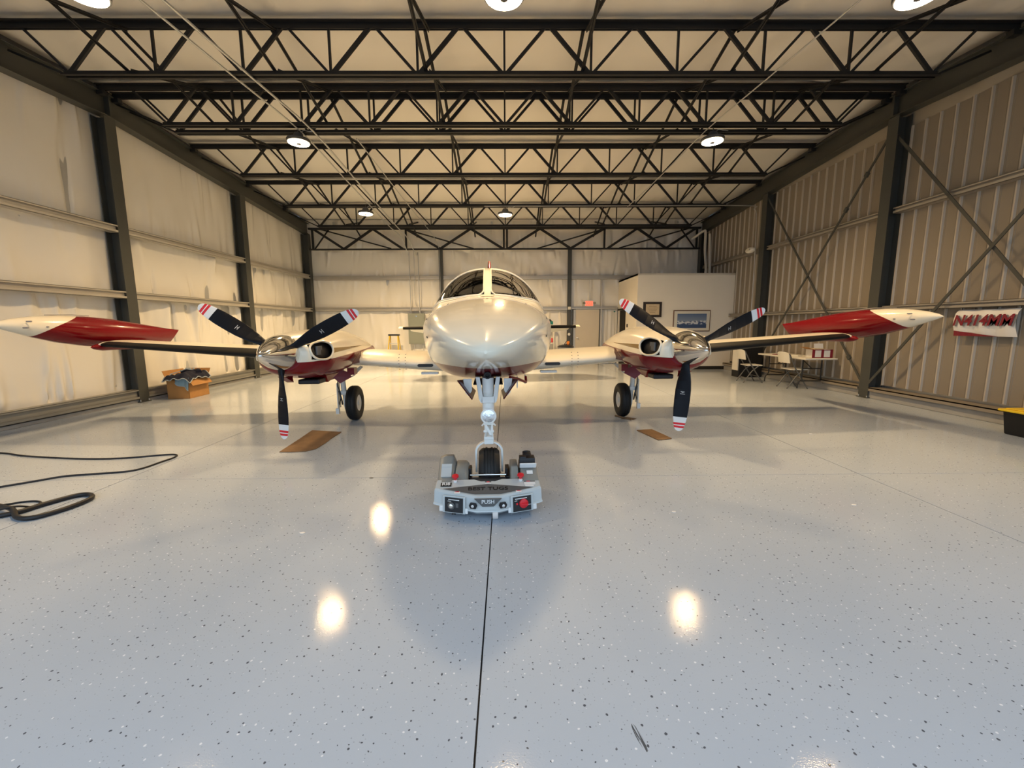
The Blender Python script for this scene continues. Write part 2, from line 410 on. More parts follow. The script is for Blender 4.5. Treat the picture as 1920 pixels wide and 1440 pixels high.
for i in range(3):
    for k in range(4):
        sd += 1
        if i == 2 and k == 0:
            insul('insulation_panel', wb, (2.45, YB, .02), (1, 0, 0), .2, (0, 0, 1), 2.13, (0, -1, 0), sd, ns=10, folds=2, amp=.01)
            insul('insulation_panel', wb, (3.70, YB, .02), (1, 0, 0), .65, (0, 0, 1), 2.13, (0, -1, 0), sd+900, ns=24, folds=8, amp=.012)
            continue
        insul('insulation_panel', wb, (bx_[i], YB, bz[k]), (1, 0, 0), bx_[i+1]-bx_[i], (0, 0, 1), bz[k+1]-bz[k], (0, -1, 0), sd, ns=190, folds=(30 if i != 1 else 46), amp=.040)
ce = struct(MB().add([(-XW-.1, YF, zroof(YF)+.16), (XW+.1, YF, zroof(YF)+.16), (XW+.1, YR, zroof(YR)+.16), (-XW-.1, YR, zroof(YR)+.16), (XW+.1, YB+.1, zroof(YB)+.16), (-XW-.1, YB+.1, zroof(YB)+.16)], [(0, 1, 2, 3), (3, 2, 4, 5)]).build('ceiling', 'galv'))
JY = [2.65, 4.63, 6.617, 8.38, 8.68, 10.64, 12.76, 14.74]
yy = [YF]+[v for v in JY if v != 8.38 and v != 8.68]; yy = [YF, 2.65, 4.63, 6.617, YR, 10.64, 12.76, 14.74, YB]
for a, b in zip(yy[:-1], yy[1:]):
    for xa in (-7.6, -3.8, 0, 3.8):
        sd += 1; dz = zroof(b)-zroof(a); L = math.hypot(b-a, dz)
        insul('insulation_panel', ce, (xa, a, zroof(a)+.04), (1, 0, 0), 3.8, (0, (b-a)/L, dz/L), L, (0, 0, -1), sd, m='roof_vinyl', ns=70, nt=20, folds=9, amp=.014, bulge=.05)
# front header and jambs around the open door, behind the camera
wf = MB(); wf.bx((-XW, YF-.12, 4.15), (XW, YF-.02, 5.5)); wf.bx((-XW, YF-.12, 0), (-6.9, YF-.02, 4.15)); wf.bx((6.9, YF-.12, 0), (XW, YF-.02, 4.15))
struct(wf.build('wall_front', 'siding'))

# ---- columns, rafters, girts
def ibeam(b, p0, p1, depth, width, up_, tf=.014, tw=.01):
    p0, p1, up_ = Vector(p0), Vector(p1), Vector(up_).normalized(); d = (p1-p0).normalized(); side = d.cross(up_).normalized()
    for s in (-1, 1):
        o = up_*(s*(depth/2-tf/2)); b.bar(p0+o, p1+o, width, tf, roll=tuple(up_))
    b.bar(p0, p1, tw, depth-2*tf, roll=tuple(up_))
colnames = {4.54: 'nearest the open front', 8.47: 'tallest, under the roof ridge', 12.40: 'between the ridge column and the back corner', 16.36: 'in the back corner'}
for s, side in ((-1, 'left insulated'), (1, 'right ribbed metal')):
    for cy_ in COLY:
        b = MB(); xi = 7.36; dp = .25; ztop = zroof(cy_)-.565
        ibeam(b, (s*(xi+dp/2), cy_, .015), (s*(xi+dp/2), cy_, ztop), dp, .23, (s, 0, 0))
        root = thing('steel_column', f'dark steel column on the {side} wall, {colnames[cy_]}', 'column', (s*(xi+dp/2), cy_, 0), 0, 'hangar wall columns')
        for v_i in range(len(b.v)): p = b.v[v_i]; b.v[v_i] = (p[0]-s*(xi+dp/2), p[1]-cy_, p[2])
        b.build('shaft', 'steel_green', root)
        q = MB().bx((-.15, -.13, 0), (.15, .13, .018)); q.build('base_plate', 'steel_green', root)
        q = MB()
        for ax in (-.12, .12):
            for ay in (-.10, .10): q.cyl((ax, ay, .018), (ax, ay, .05), .014, 8)
        q.build('anchor_bolts', 'galv', root)
    b = MB()
    def zr(y): return zroof(y)-.14-.20
    ibeam(b, (s*7.47, YF, zr(YF)), (s*7.47, YR, zr(YR)), .40, .20, (0, 0, 1)); ibeam(b, (s*7.47, YR, zr(YR)), (s*7.47, 16.48, zr(16.48)), .40, .20, (0, 0, 1))
    b.bx((s*7.47-.1, YR-.02, zr(YR)-.19), (s*7.47+.1, YR+.02, zr(YR)+.2))
    tag(rebase(b.build('rafter', 'steel_green')), f'deep dark steel rafter running along the top of the {side} wall', 'beam', 'hangar rafters')
def zgirt(name, p0, p1, h, inward, label, m='girt', d=.16):
    """z-section girt: thin web with lips, standing off the wall"""
    b = MB(); p0, p1, inw = Vector(p0), Vector(p1), Vector(inward); up_ = Vector((0, 0, 1)); t = .006
    b.bar(p0+up_*h/2, p1+up_*h/2, t, h, roll=(0, 0, 1)) if False else None
    def sl(a0, a1, z0, z1):
        q = [p0+inw*a0+up_*z0, p0+inw*a1+up_*z1]
        vs = [p0+inw*a0+up_*z0, p0+inw*a1+up_*z0, p0+inw*a1+up_*z1, p0+inw*a0+up_*z1]
        vs += [v+(p1-p0) for v in vs]
        b.add(vs, [(0, 1, 2, 3), (7, 6, 5, 4), (0, 4, 5, 1), (1, 5, 6, 2), (2, 6, 7, 3), (3, 7, 4, 0)])
    sl(-d, 0, h-t, h)            # top flange back to wall
    sl(-t, 0, h-.028, h)         # front top lip
    sl(-.05, -.05+t, .02, h)     # recessed web
    sl(-d, 0, 0, t)              # bottom flange
    sl(-t, 0, 0, .045)           # front bottom lip
    return tag(rebase(b.build(name, m)), label, 'girt', 'wall girts')
names = ['in the bay nearest the camera', 'in the middle bay seen', 'in the bay beside the back corner']
gb = [(YF, 8.36), (8.58, 12.29), (12.51, 16.25)]
for (a, b), nm in zip(gb, names):
    zgirt('wall_girt', (-7.36, a, 3.285), (-7.36, b, 3.285), .14, (1, 0, 0), f'upper steel girt on left wall, {nm}')
    zgirt('wall_girt', (-7.36, a, 2.055), (-7.36, b, 2.055), .14, (1, 0, 0), f'middle steel girt on left wall, {nm}')
    zgirt('wall_girt', (-7.36, a, .075), (-7.36, b, .075), .19, (1, 0, 0), f'base steel girt along foot of left wall, {nm}', 'girt_base')
    zgirt('wall_girt', (7.45, a, 3.60), (7.45, b, 3.60), .11, (-1, 0, 0), f'upper steel girt on right ribbed wall, {nm}', 'girt_mid')
    zgirt('wall_girt', (7.45, a, 1.755), (7.45, b, 1.755), .10, (-1, 0, 0), f'middle steel girt on right ribbed wall, {nm}', 'girt_mid')
for (a, b), nm in zip([(-7.3, -2.54), (-2.38, 2.37), (2.53, 7.3)], ['left of the electrical conduits', 'behind the airplane', 'above the office']):
    zgirt('wall_girt', (a, 16.38, 3.25), (b, 16.38, 3.25), .14, (0, -1, 0), f'upper steel girt on the back wall, {nm}', d=.14)
for (a, b), nm in zip([(-7.3, -2.54), (-2.38, 2.37), (2.53, 4.30)], ['left of the airplane', 'behind the airplane', 'above the grey door']):
    zgirt('wall_girt', (a, 16.38, 2.12 if a > 2 else 2.08), (b, 16.38, 2.12 if a > 2 else 2.08), .14 if a < 2 else .10, (0, -1, 0), f'middle steel girt on the back wall, {nm}', d=.14)
# concrete curbs
for s in (-1, 1):
    b = MB().bx((s*7.40, YF, 0), (s*7.66, YB, .06 if s < 0 else .15))
    struct(b.build('baseboard_left' if s < 0 else 'baseboard_right', 'curb', bevel=.01))
b = MB().bx((7.34, YF, .205), (7.62, 8.33, .225)); b.bx((7.34, YF, .155), (7.352, 8.33, .225)); b.bx((7.34, 8.6, .205), (7.62, 14.1, .225)); b.bx((7.34, 8.6, .155), (7.352, 14.1, .225)); b.bx((7.40, YF, .15), (7.62, 14.1, .2))
struct(b.build('trim_1', 'siding'))
# posts of the back wall
for x, nm in ((-2.46, 'left of the airplane windshield'), (2.45, 'beside the grey door')):
    b = MB(); ibeam(b, (x, 16.43, 0), (x, 16.43, 4.36), .12, .14, (0, 1, 0)); tag(rebase(b.build('steel_post', 'steel_green')), f'slim dark steel post on the back wall, {nm}', 'post', 'back wall posts')
b = MB().bx((3.66, 16.40, 0), (3.72, 16.5, 3.3)); tag(rebase(b.build('door_stud', 'girt')), 'pale steel stud rising right of the grey door', 'stud')
# wind truss across the back wall
t = thing('wind_truss', 'dark steel lattice truss across the top of the back wall', 'truss', (0, 16.30, 4.33))
MB().bx((-7.33, -.06, .74), (7.33, .06, .80)).build('top_chord', 'steel_black', t); MB().bx((-7.33, -.05, 0), (7.33, .05, .05)).build('bottom_chord', 'steel_black', t)
for x in (-7.2, -3.72, -.06, .06, 3.72, 7.2): MB().bar((x, 0, .04), (x, 0, .76), .07, .05).build('web', 'steel_black', t)
for s in (-1, 1):
    for (xa, xb) in ((7.15, 6.05), (4.95, 6.05), (4.95, 3.85), (3.72, 2.45), (1.30, 2.45), (1.30, .1)):
        za, zb = (.76, .04) if xa in (7.15, 4.95, 1.30) else (.76, .04)
        MB().bar((s*xa, 0, .76), (s*xb, 0, .04), .085, .05).build('web', 'steel_black', t)
    MB().bar((s*6.9, .05, .76), (s*4.3, .05, .06), .045, .03).build('web', 'steel_black', t); MB().bar((s*7.15, .05, .06), (s*6.6, .05, .76), .045, .03).build('web', 'steel_black', t); MB().bar((s*3.6, .05, .72), (s*1.2, .05, .05), .045, .03).build('web', 'steel_black', t)

# ---- open-web roof joists
JD = .71; PN = 1.25
jn = {2.65: 'directly above the camera', 4.63: 'carrying the front row of lamps', 6.617: 'nearest one fully seen', 8.38: 'front one of the close pair under the ridge', 8.68: 'rear one of the close pair under the ridge', 10.64: 'first one behind the ridge pair', 12.76: 'carrying the two rearmost lamps', 14.74: 'last one before the back wall'}
chord_t = MB(); chord_t.bx((-7.42, -.075, -.012), (7.42, -.012, 0)); chord_t.bx((-7.42, .012, -.012), (7.42, .075, 0)); chord_t.bx((-7.42, -.024, -.09), (7.42, -.012, 0)); chord_t.bx((-7.42, .012, -.09), (7.42, .024, 0)); chord_t = chord_t.mesh('top_chord', 'steel_black')
chord_b = MB(); chord_b.bx((-6.30, -.07, 0), (6.30, -.012, .010)); chord_b.bx((-6.30, .012, 0), (6.30, .07, .010)); chord_b.bx((-6.30, -.024, 0), (6.30, -.012, .07)); chord_b.bx((-6.30, .012, 0), (6.30, .024, .07)); chord_b = chord_b.mesh('bottom_chord', 'steel_black')
webm = {}
def web_mesh(dx, dz, w):
    k = (round(dx, 3), round(dz, 3), w)
    if k not in webm: webm[k] = MB().bar((0, 0, 0), (dx, 0, dz), w, .035).mesh('web', 'steel_black')
    return webm[k]
for jy in JY:
    zt = zjt(jy); zb = zt-JD
    t = thing('roof_joist', f'dark open-web roof joist, {jn[jy]}', 'joist', (0, jy, zb), 0, 'roof joists')
    put('top_chord', chord_t, t, (0, 0, JD)); put('bottom_chord', chord_b, t)
    for k in range(-5, 6):
        x = k*PN; put('web', web_mesh(0, JD-.07, .03), t, (x, 0, .04)) if abs(k) < 5 else None
        thick_l, thick_r = (.055, .035) if k < 0 else ((.035, .055) if k > 0 else (.04, .04))
        put('web', web_mesh(PN/2-.05, JD-.09, thick_l), t, (x+.03, 0, .05)) if k < 5 else put('web', web_mesh(.62, JD-.09, .032), t, (x-.02, 0, .05))
        put('web', web_mesh(-PN/2+.05, JD-.09, thick_r), t, (x-.03, 0, .05)) if k > -5 else put('web', web_mesh(-.62, JD-.09, .032), t, (x+.02, 0, .05))
    for s in (-1, 1):
        MB().bx((s*7.36-.06, -.05, JD-.17), (s*7.36+.06, .05, JD-.09)).build('bearing_seat', 'steel_black', t)
# diagonal bridging between neighbouring joists
bl = {-3.3: 'left of centre', -1.13: 'just left of the centre line', 1.13: 'just right of the centre line', 3.3: 'right of centre', -5.4: 'near the left wall', 5.4: 'near the right wall'}
pairs = [(2.65, 4.63), (4.63, 6.617), (6.617, 8.38), (8.68, 10.64), (10.64, 12.76), (12.76, 14.74), (14.74, 16.3)]
pn = ['above the camera', 'before the nearest seen joist', 'before the ridge', 'behind the ridge', 'over the airplane tail', 'behind the rear lamps', 'beside the back wall']
for x in bl:
    for (ya, yb), nm in zip(pairs, pn):
        b = MB(); za, zb = zjt(ya), zjt(yb)
        b.bar((x, ya, za-.10), (x, yb, zb-JD+.08), .05, .012); b.bar((x, ya, za-.10), (x, yb, zb-JD+.08), .012, .05)
        b.bar((x+.05, ya, za-JD+.08), (x+.05, yb, zb-.10), .05, .012); b.bar((x+.05, ya, za-JD+.08), (x+.05, yb, zb-.10), .012, .05)
        tag(rebase(b.build('bridging_brace', 'steel_black')), f'crossed dark roof braces {bl[x]}, {nm}', 'brace', 'joist bridging')
# flange braces from joist ends to the rafters
for s in (-1, 1):
    for jy in JY[1:]:
        b = MB().bar((s*6.30, jy, zjt(jy)-JD+.03), (s*7.42, jy+.35, zjt(jy)-.16), .03, .03)
        tag(rebase(b.build('flange_brace', 'steel_black')), f'thin brace from {"left" if s < 0 else "right"} rafter to joist {jn[jy]}', 'brace', 'rafter flange braces')
# cross bracing on the right wall
for (ya, yb, nm) in ((4.62, 8.40, 'lettered banner bay'), (8.56, 12.32, 'folding table bay')):
    for flip, fn_ in ((0, 'rising away from the camera'), (1, 'falling away from the camera')):
        z0, z1 = (.28, 5.02) if not flip else (5.02, .28)
        b = MB(); x = 7.40-.03*flip; b.bar((x, ya, z0), (x, yb, z1), .048, .016, roll=(1, 0, 0))
        for f_ in (.10, .22): 
            p = Vector((x, ya, z0)).lerp(Vector((x, yb, z1)), f_); q = Vector((x, ya, z0)).lerp(Vector((x, yb, z1)), f_+.015); b.bar(p, q, .075, .045, roll=(1, 0, 0))
        tag(rebase(b.build('wall_brace', 'steel_green')), f'diagonal right wall brace {fn_}, {nm}', 'brace', 'wall cross bracing')

# ---- lamps
def lamp(x, y, z, zhang, label, power=1.):
    t = thing('high_bay_lamp', label, 'lamp', (x, y, z), 0, 'round high bay lamps')
    MB().lathe([(.02, .17), (.07, .165), (.09, .12), (.10, .07), (.205, .055), (.215, .035), (.21, .0), (.195, -.004)], (0, 0, 0), (0, 0, 1), 32).build('housing', 'lamp_body', t, smooth=35)
    MB().lathe([(.19, -.006), (.19, -.012), (.10, -.02), (.045, -.022)], (0, 0, 0), (0, 0, 1), 32).build('diffuser', 'lamp_glow', t, smooth=60)
    MB().lathe([(.045, -.020), (.04, -.034), (.02, -.036)], (0, 0, 0), (0, 0, 1), 16).build('sensor', 'lamp_body', t, smooth=50)
    ld_ = bpy.data.lights.new('lamp_light', 'SPOT'); ld_.energy = LAMP_W*power; ld_.color = LAMP_COL; ld_.spot_size = math.radians(157); ld_.spot_blend = 1.0; ld_.shadow_soft_size = .20
    lo_ = bpy.data.objects.new('lamp_light', ld_); COL.objects.link(lo_); lo_.parent = t; lo_.location = (0, 0, -.05)
    MB().tube(smooth_path([(0, 0, .17), (0, 0, .2), (.015, 0, .215), (0, 0, .23), (0, 0, max(.24, zhang-z))]), .008, 6).build('hook', 'lamp_body', t)
    MB().tube(smooth_path([(.03, 0, .15), (.10, 0, .21), (.2, 0, .2), (.3, .02, max(.2, zhang-z))]), .006, 6).build('cable', 'galv', t)
for x, y, z, l in ((-4.184, 4.70, 4.80, 'round glowing lamp at the top left corner, front row'), (0, 4.70, 4.78, 'round glowing lamp at the top centre, front row'), (4.20, 4.70, 4.79, 'round glowing lamp at the top right, front row'),
                   (-3.942, 8.6, 4.985, 'round glowing lamp under the ridge, left one of the pair'), (4.0, 8.6, 5.0, 'round glowing lamp under the ridge, right one of the pair'),
                   (-4.02, 12.66, 4.71, 'round glowing lamp above the left propeller, rear row'), (0, 12.66, 4.67, 'round glowing lamp straight above the airplane cabin, rear row')):
    lamp(x, y, z, zjt(min(JY, key=lambda q: abs(q-y)))-JD, l, .75 if y < 6 else (1.4 if y < 10 else 2.8))
# ---- conduits
def zc_(y): return zjt(y)-JD-.025
def conduit(pts, r, label, m='galv'):
    return tag(rebase(MB().tube(smooth_path(pts, 4), r, 8).build('conduit', m, None, smooth=50)), label, 'conduit', 'electrical conduits')
run = lambda x: [(x, q, zc_(q)) for q in (.2, 2.65, 4.63, 6.617, 8.53, 10.64, 12.76, 14.74)]
conduit(run(-3.62)+[(-3.60, 15.9, 4.72), (-3.36, 16.30, 4.15), (-3.30, 16.33, 4.2), (-3.30, 16.33, 3.0), (-3.30, 16.34, 1.97)], .017, 'grey ceiling conduit, right of the pair dropping to the electrical panel')
conduit(run(-3.86)+[(-3.80, 15.9, 4.72), (-3.66, 16.30, 4.15), (-3.64, 16.33, 4.2), (-3.64, 16.33, 3.0), (-3.64, 16.34, 1.97)], .014, 'grey ceiling conduit, left of the pair dropping to the electrical panel')
conduit([(-2.9, 8.8, zc_(8.8)), (-2.75, 12.76, zc_(12.76)), (-2.62, 15.6, 4.75), (-2.50, 16.28, 4.4), (-2.49, 16.3, 4.1), (-2.49, 16.3, 2.2)], .010, 'thin grey conduit running to the back post left of the windshield')
conduit([(3.86, .2, zc_(.2))]+[(3.82, q, zc_(q)) for q in (2.65, 4.63, 6.617, 8.53)]+[(3.72, 10.64, zc_(10.64)), (3.55, 12.7, zc_(12.76))], .010, 'thin grey conduit on the right side of the ceiling')
conduit([(-3.46, 16.34, 4.3), (-3.46, 16.34, 3), (-3.46, 16.34, 2.4), (-3.28, 16.34, 1.97)], .010, 'short middle conduit above the electrical panel')
conduit([(-3.56, 16.36, .81), (-3.56, 16.36, .4), (-3.56, 16.38, .03)], .014, 'left conduit from electrical panel down to floor')
conduit([(-3.22, 16.36, .81), (-3.22, 16.36, .4), (-3.22, 16.38, .03)], .014, 'right conduit from electrical panel down to floor')
conduit([(-.6, 12.62, zc_(12.76)), (3, 12.62, zc_(12.76)), (6.9, 12.62, zc_(12.76)), (7.18, 12.60, 4.80), (7.24, 12.55, 4.5), (7.25, 12.5, 3), (7.26, 12.5, 1.0)], .010, 'thin conduit dropping along the right column behind the oval speaker')
# ------------------------------------------------------------------ airplane (local: x = to the image right, y = aft, z = up; origin under the nose wheel)
PROLL = .005
plane = thing('airplane', 'white and red twin-engine propeller airplane parked nose-on in the hangar', 'airplane', (-0.1535, 3.6016, 0))
plane.rotation_euler = (0, -PROLL, .0343)
def pchip(xs, ys):
    xs, ys = np.array(xs, float), np.array(ys, float); h = np.diff(xs); dl = np.diff(ys)/h; m = np.zeros(len(xs)); m[0], m[-1] = dl[0], dl[-1]
    for i in range(1, len(xs)-1): m[i] = 0 if dl[i-1]*dl[i] <= 0 else 2*dl[i-1]*dl[i]/(dl[i-1]+dl[i])
    def f(x):
        i = int(min(max(np.searchsorted(xs, x)-1, 0), len(h)-1)); t = (x-xs[i])/h[i]
        return (2*t**3-3*t*t+1)*ys[i]+(t**3-2*t*t+t)*h[i]*m[i]+(-2*t**3+3*t*t)*ys[i+1]+(t**3-t*t)*h[i]*m[i+1]
    return f
class Hull:
    def __init__(s, tab, u0=0.):
        c = list(zip(*tab)); s.u0 = u0; s.v0, s.v1 = c[0][0], c[0][-1]
        s.hw, s.zb, s.zt, s.zm, s.nu, s.nl = [pchip(c[0], q) for q in c[1:]]
    def S(s, v, t, off=0.):
        """t = 0 top, pi/2 = +x side, pi bottom, negative = -x side"""
        a = abs(t); sg = 1 if t >= 0 else -1; hw, zb, zt, zm = s.hw(v)+off, s.zb(v)-off, s.zt(v)+off, s.zm(v)
        sn, cs = max(math.sin(a), 0), math.cos(a); n = s.nu(v) if cs > 0 else s.nl(v)
        return (s.u0+sg*hw*sn**(2/n), v, zm+(zt-zm)*cs**(2/n) if cs > 0 else zm-(zm-zb)*abs(cs)**(2/n))
    def loft(s, vs, nt=72, hole=None, off=0., mi=0):
        b = MB(); ts = [-PI+2*PI*(j+.5)/nt for j in range(nt)]; V = [s.S(v, t, off) for v in vs for t in ts]; F = []
        for i in range(len(vs)-1):
            for j in range(nt):
                k = (j+1) % nt; tm = (ts[j]+PI/nt); vm = (vs[i]+vs[i+1])/2
                if tm > PI: tm -= 2*PI
                if hole and hole(vm, tm): continue
                F.append((i*nt+j, i*nt+k, (i+1)*nt+k, (i+1)*nt+j))
        F.append(tuple(range(nt))); F.append(tuple((len(vs)-1)*nt+j for j in range(nt)[::-1]))
        return b.add(V, F, mi)
    def patch(s, t0, t1, va, vb, nt=20, nv=16, off=.002):
        return [[s.S(va(t0+(t1-t0)*i/nt)+(vb(t0+(t1-t0)*i/nt)-va(t0+(t1-t0)*i/nt))*j/nv, t0+(t1-t0)*i/nt, off) for j in range(nv+1)] for i in range(nt+1)]
#        v     hw    zb    zt    zm    nU   nL
FT = [(-1.06, .010, 1.330, 1.352, 1.341, 1.7, 1.9), (-1.03, .062, 1.302, 1.392, 1.346, 1.6, 1.8), (-.95, .135, 1.275, 1.435, 1.366, 1.6, 1.75), (-.75, .270, 1.228, 1.515, 1.415, 1.65, 1.8), (-.4, .415, 1.160, 1.612, 1.475, 1.85, 2.0),
      (0, .525, 1.080, 1.690, 1.49, 2.05, 2.2), (.4, .605, 1.010, 1.750, 1.47, 2.15, 2.5), (.8, .655, .950, 1.795, 1.43, 2.15, 2.7), (1.0, .672, .925, 1.835, 1.42, 2.15, 2.8), (1.2, .686, .905, 1.945, 1.42, 2.15, 2.8), (1.5, .698, .885, 2.090, 1.43, 2.2, 2.8), (1.8, .706, .875, 2.200, 1.44, 2.15, 2.7),
      (2.1, .71, .86, 2.255, 1.45, 2.15, 2.4), (2.6, .715, .86, 2.29, 1.45, 2.15, 2.3), (4.4, .71, .87, 2.28, 1.47, 2.15, 2.3), (5.6, .60, .97, 2.20, 1.52, 2.1, 2.1), (7.0, .38, 1.14, 2.06, 1.58, 2, 2), (8.6, .16, 1.38, 1.88, 1.62, 2, 2), (9.25, .03, 1.55, 1.72, 1.63, 2, 2)]
FUS = Hull(FT)
# windshield panes in hull coordinates
WT1 = 1.22
def wbase(t): return .985+.52*(abs(t)/WT1)**2.4
def wtop(t): return 1.84+.16*(abs(t)/WT1)**1.5
def t_of_u(v, u):
    lo, hi = 0., 1.5
    for _ in range(40):
        m_ = (lo+hi)/2
        if FUS.S(v, m_)[0] < u: lo = m_
        else: hi = m_
    return lo
T0 = .115
POST = .040
def hole_ws(v, t): return abs(FUS.S(v, t)[0]) > POST+.006 and abs(t) < WT1-.01 and wbase(t)+.012 < v < wtop(t)-.012
vs = list(np.linspace(-1.06, -.9, 7))+list(np.linspace(-.86, .95, 24))+list(np.linspace(.97, 2.02, 72))+list(np.linspace(2.1, 9.25, 48))
fus = FUS.loft(vs, 220, hole_ws).build('fuselage', 'fuselage_paint', plane, smooth=50, fixn=False)
def strip(b, path, w=.022, h=.006):
    b.tube(path, w/2, 6)
for s in (-1, 1):
    def tt(k): return s*k
    G = []
    for i in range(27):
        row = []
        for j in range(19):
            vq = wbase(0)+(wtop(0)-wbase(0))*j/18; ti = t_of_u(vq, POST+(.05*max(0, 1-j/3.)**2)); tq = ti+(WT1-ti)*(i/26)**1.3; row.append(FUS.S(wbase(tq)+(wtop(tq)-wbase(tq))*j/18, s*tq, 0.))
        G.append(row)
    MB().grid(G).build('windshield_pane', 'glass', fus, smooth=60, fixn=False)
    edge = [G[i][0] for i in range(27)]+[G[26][j] for j in range(1, 19)]+[G[i][18] for i in range(25, -1, -1)]+[G[0][j] for j in range(17, 0, -1)]
    b = MB(); b.tube([(p[0], p[1], p[2]+.001) for p in edge], .011, 6, closed=True); b.build('window_frame', 'white', fus, smooth=60)
    # side windows
    for (va, vb_) in ((2.12, 2.62), (2.80, 3.15), (3.35, 3.70), (3.90, 4.25)):
        tm, th = s*.98, .24; P = []
        for k in range(28):
            a = 2*PI*k/28; c_, s_ = math.cos(a), math.sin(a); P.append(FUS.S((va+vb_)/2+(vb_-va)/2*math.copysign(abs(c_)**.6, c_), tm+th*math.copysign(abs(s_)**.6, s_), .003))
        cen = FUS.S((va+vb_)/2, tm, .004); MB().add(P+[cen], [(k, (k+1) % 28, 28) for k in range(28)]).build('side_window', 'glass', fus, smooth=60)
        MB().tube(P, .010, 6, closed=True).build('window_frame', 'white', fus, smooth=60)
# cross-shaped trim below the centre post and lip under the windshield
b = MB(); G = []
for i in range(31):
    t = -1.02+2.04*i/30; va = wbase(t)-.020; wdt = .034+.012*math.exp(-(t/.2)**2); G.append([FUS.S(va-wdt*(1-j/2), t, .0035) for j in range(3)])
b.grid(G); b.grid([[FUS.S(.86+.12*j/4, t_, .004) for j in range(5)] for t_ in (-.085, -.04, 0, .04, .085)])
b.build('windshield_lip', 'white', fus, smooth=60, fixn=False)
# cowl fasteners on the nose
b = MB()
for (v, t) in ((.42, 0.), (.38, -.62), (.38, .62), (.1, -1.25), (.1, 1.25), (-.1, -1.75), (-.1, 1.75), (.5, 1.1), (.5, -1.1)):
    p = Vector(FUS.S(v, t, .001)); q = Vector(FUS.S(v, t, .004)); b.cyl(p, q, .009, 8)
b.build('nose_fasteners', 'black', fus)
# nose hatch seams
b = MB()
for s in (-1, 1):
    b.tube([FUS.S(.42-.25*abs(k/20-.5)*0-.12*(k/20)**2, s*(.62*k/20), .0005) for k in range(21)], .0022, 4)
    b.tube([FUS.S(.30-.62*k/20, s*(.62+.75*(k/20)**.8), .0005) for k in range(21)], .0022, 4)
    b.tube([FUS.S(.45+.3*k/10, s*1.72, .0005) for k in range(11)], .0022, 4)
b.build('hatch_seams', 'grey_mark', fus)
# chin intake / tow fitting and belly opening of the wheel well
MB().lathe([(.030, 0), (.030, .03), (.018, .03), (.016, .01), (.004, .008)], (0, -.28, 1.118), (0, -1, -.35), 20).build('chin_light', 'black', fus, smooth=40)
# antennas / static masts below
b = MB(); b.prism([(0, 0), (.05, 0), (.035, -.12), (.02, -.12)], lambda a, c, d: (.30+d, .75+a, .965+c), -.006, .006); b.prism([(0, 0), (.06, 0), (.06, -.10), (.045, -.10)], lambda a, c, d: (.40+d, .95+a, .96+c), -.006, .006); b.build('belly_antennas', 'gear_white', plane)
b = MB(); b.tube(smooth_path([(.21, .45, 1.0), (.30, .62, .96), (.38, .78, .91), (.40, .86, .90), (.40, .90, .95)]), .014, 8); b.build('pitot_mast', 'red', plane, smooth=50)
# cockpit interior
b = FUS.loft(list(np.linspace(1.12, 4.6, 30)), 60, lambda v, t: v < 1.95 and abs(t) < 1.25, off=-.035); b.build('cabin_lining', 'headliner', fus, smooth=60, fixn=False)
G = [[(.60*(-1+2*i/20), 1.18+.32*j/4+.22*abs(-1+2*i/20)**2.2, 1.745+.055*(1-(-1+2*i/20)**2)+(-.02 if j == 0 else 0)) for j in range(5)] for i in range(21)]
MB().grid(G).build('glareshield', 'cockpit', fus, smooth=50)
b = MB(); b.bx((-.55, 1.55, 1.30), (.55, 1.60, 1.74)); b.build('instrument_panel', 'cockpit', fus)
for s in (-1, 1):
    b = MB(); b.tube(smooth_path([(s*.30-.15, 1.80, 1.66), (s*.30-.14, 1.80, 1.56), (s*.30-.05, 1.80, 1.53), (s*.30+.05, 1.80, 1.53), (s*.30+.14, 1.80, 1.56), (s*.30+.15, 1.80, 1.66)]), .014, 6); b.cyl((s*.3, 1.6, 1.53), (s*.3, 1.8, 1.53), .016, 8); b.build('control_yoke', 'black', fus, smooth=50)
    b = MB(); b.box((s*.30, 2.45, 1.58), (.42, .12, .62), Matrix.Rotation(-.15, 3, 'X')); b.box((s*.30, 2.50, 1.93), (.24, .09, .17)); b.box((s*.30, 2.22, 1.27), (.44, .48, .14)); b.build('seat', 'seat', fus, smooth=40, bevel=.03)
b = MB()
for k in range(7): 
    x = -.50+.075*k; b.tube(smooth_path([(x, 1.36, 1.79), (x+.03, 1.40, 1.84+.03*(k % 2)), (x+.10, 1.44, 1.82+.02*((k*7) % 3)), (x+.16, 1.42, 1.79)]), .012, 6)
b.build('headset_cords', 'black', fus, smooth=50)
b = MB(); b.box((.28, 1.40, 1.81), (.24, .12, .03)); b.box((.45, 1.46, 1.79), (.14, .1, .03)); b.build('chart_case', 'black', fus)
b = MB(); b.bx((-.46, 3.0, 1.30), (.46, 3.05, 2.15)); b.build('cabin_divider', 'cockpit', fus)
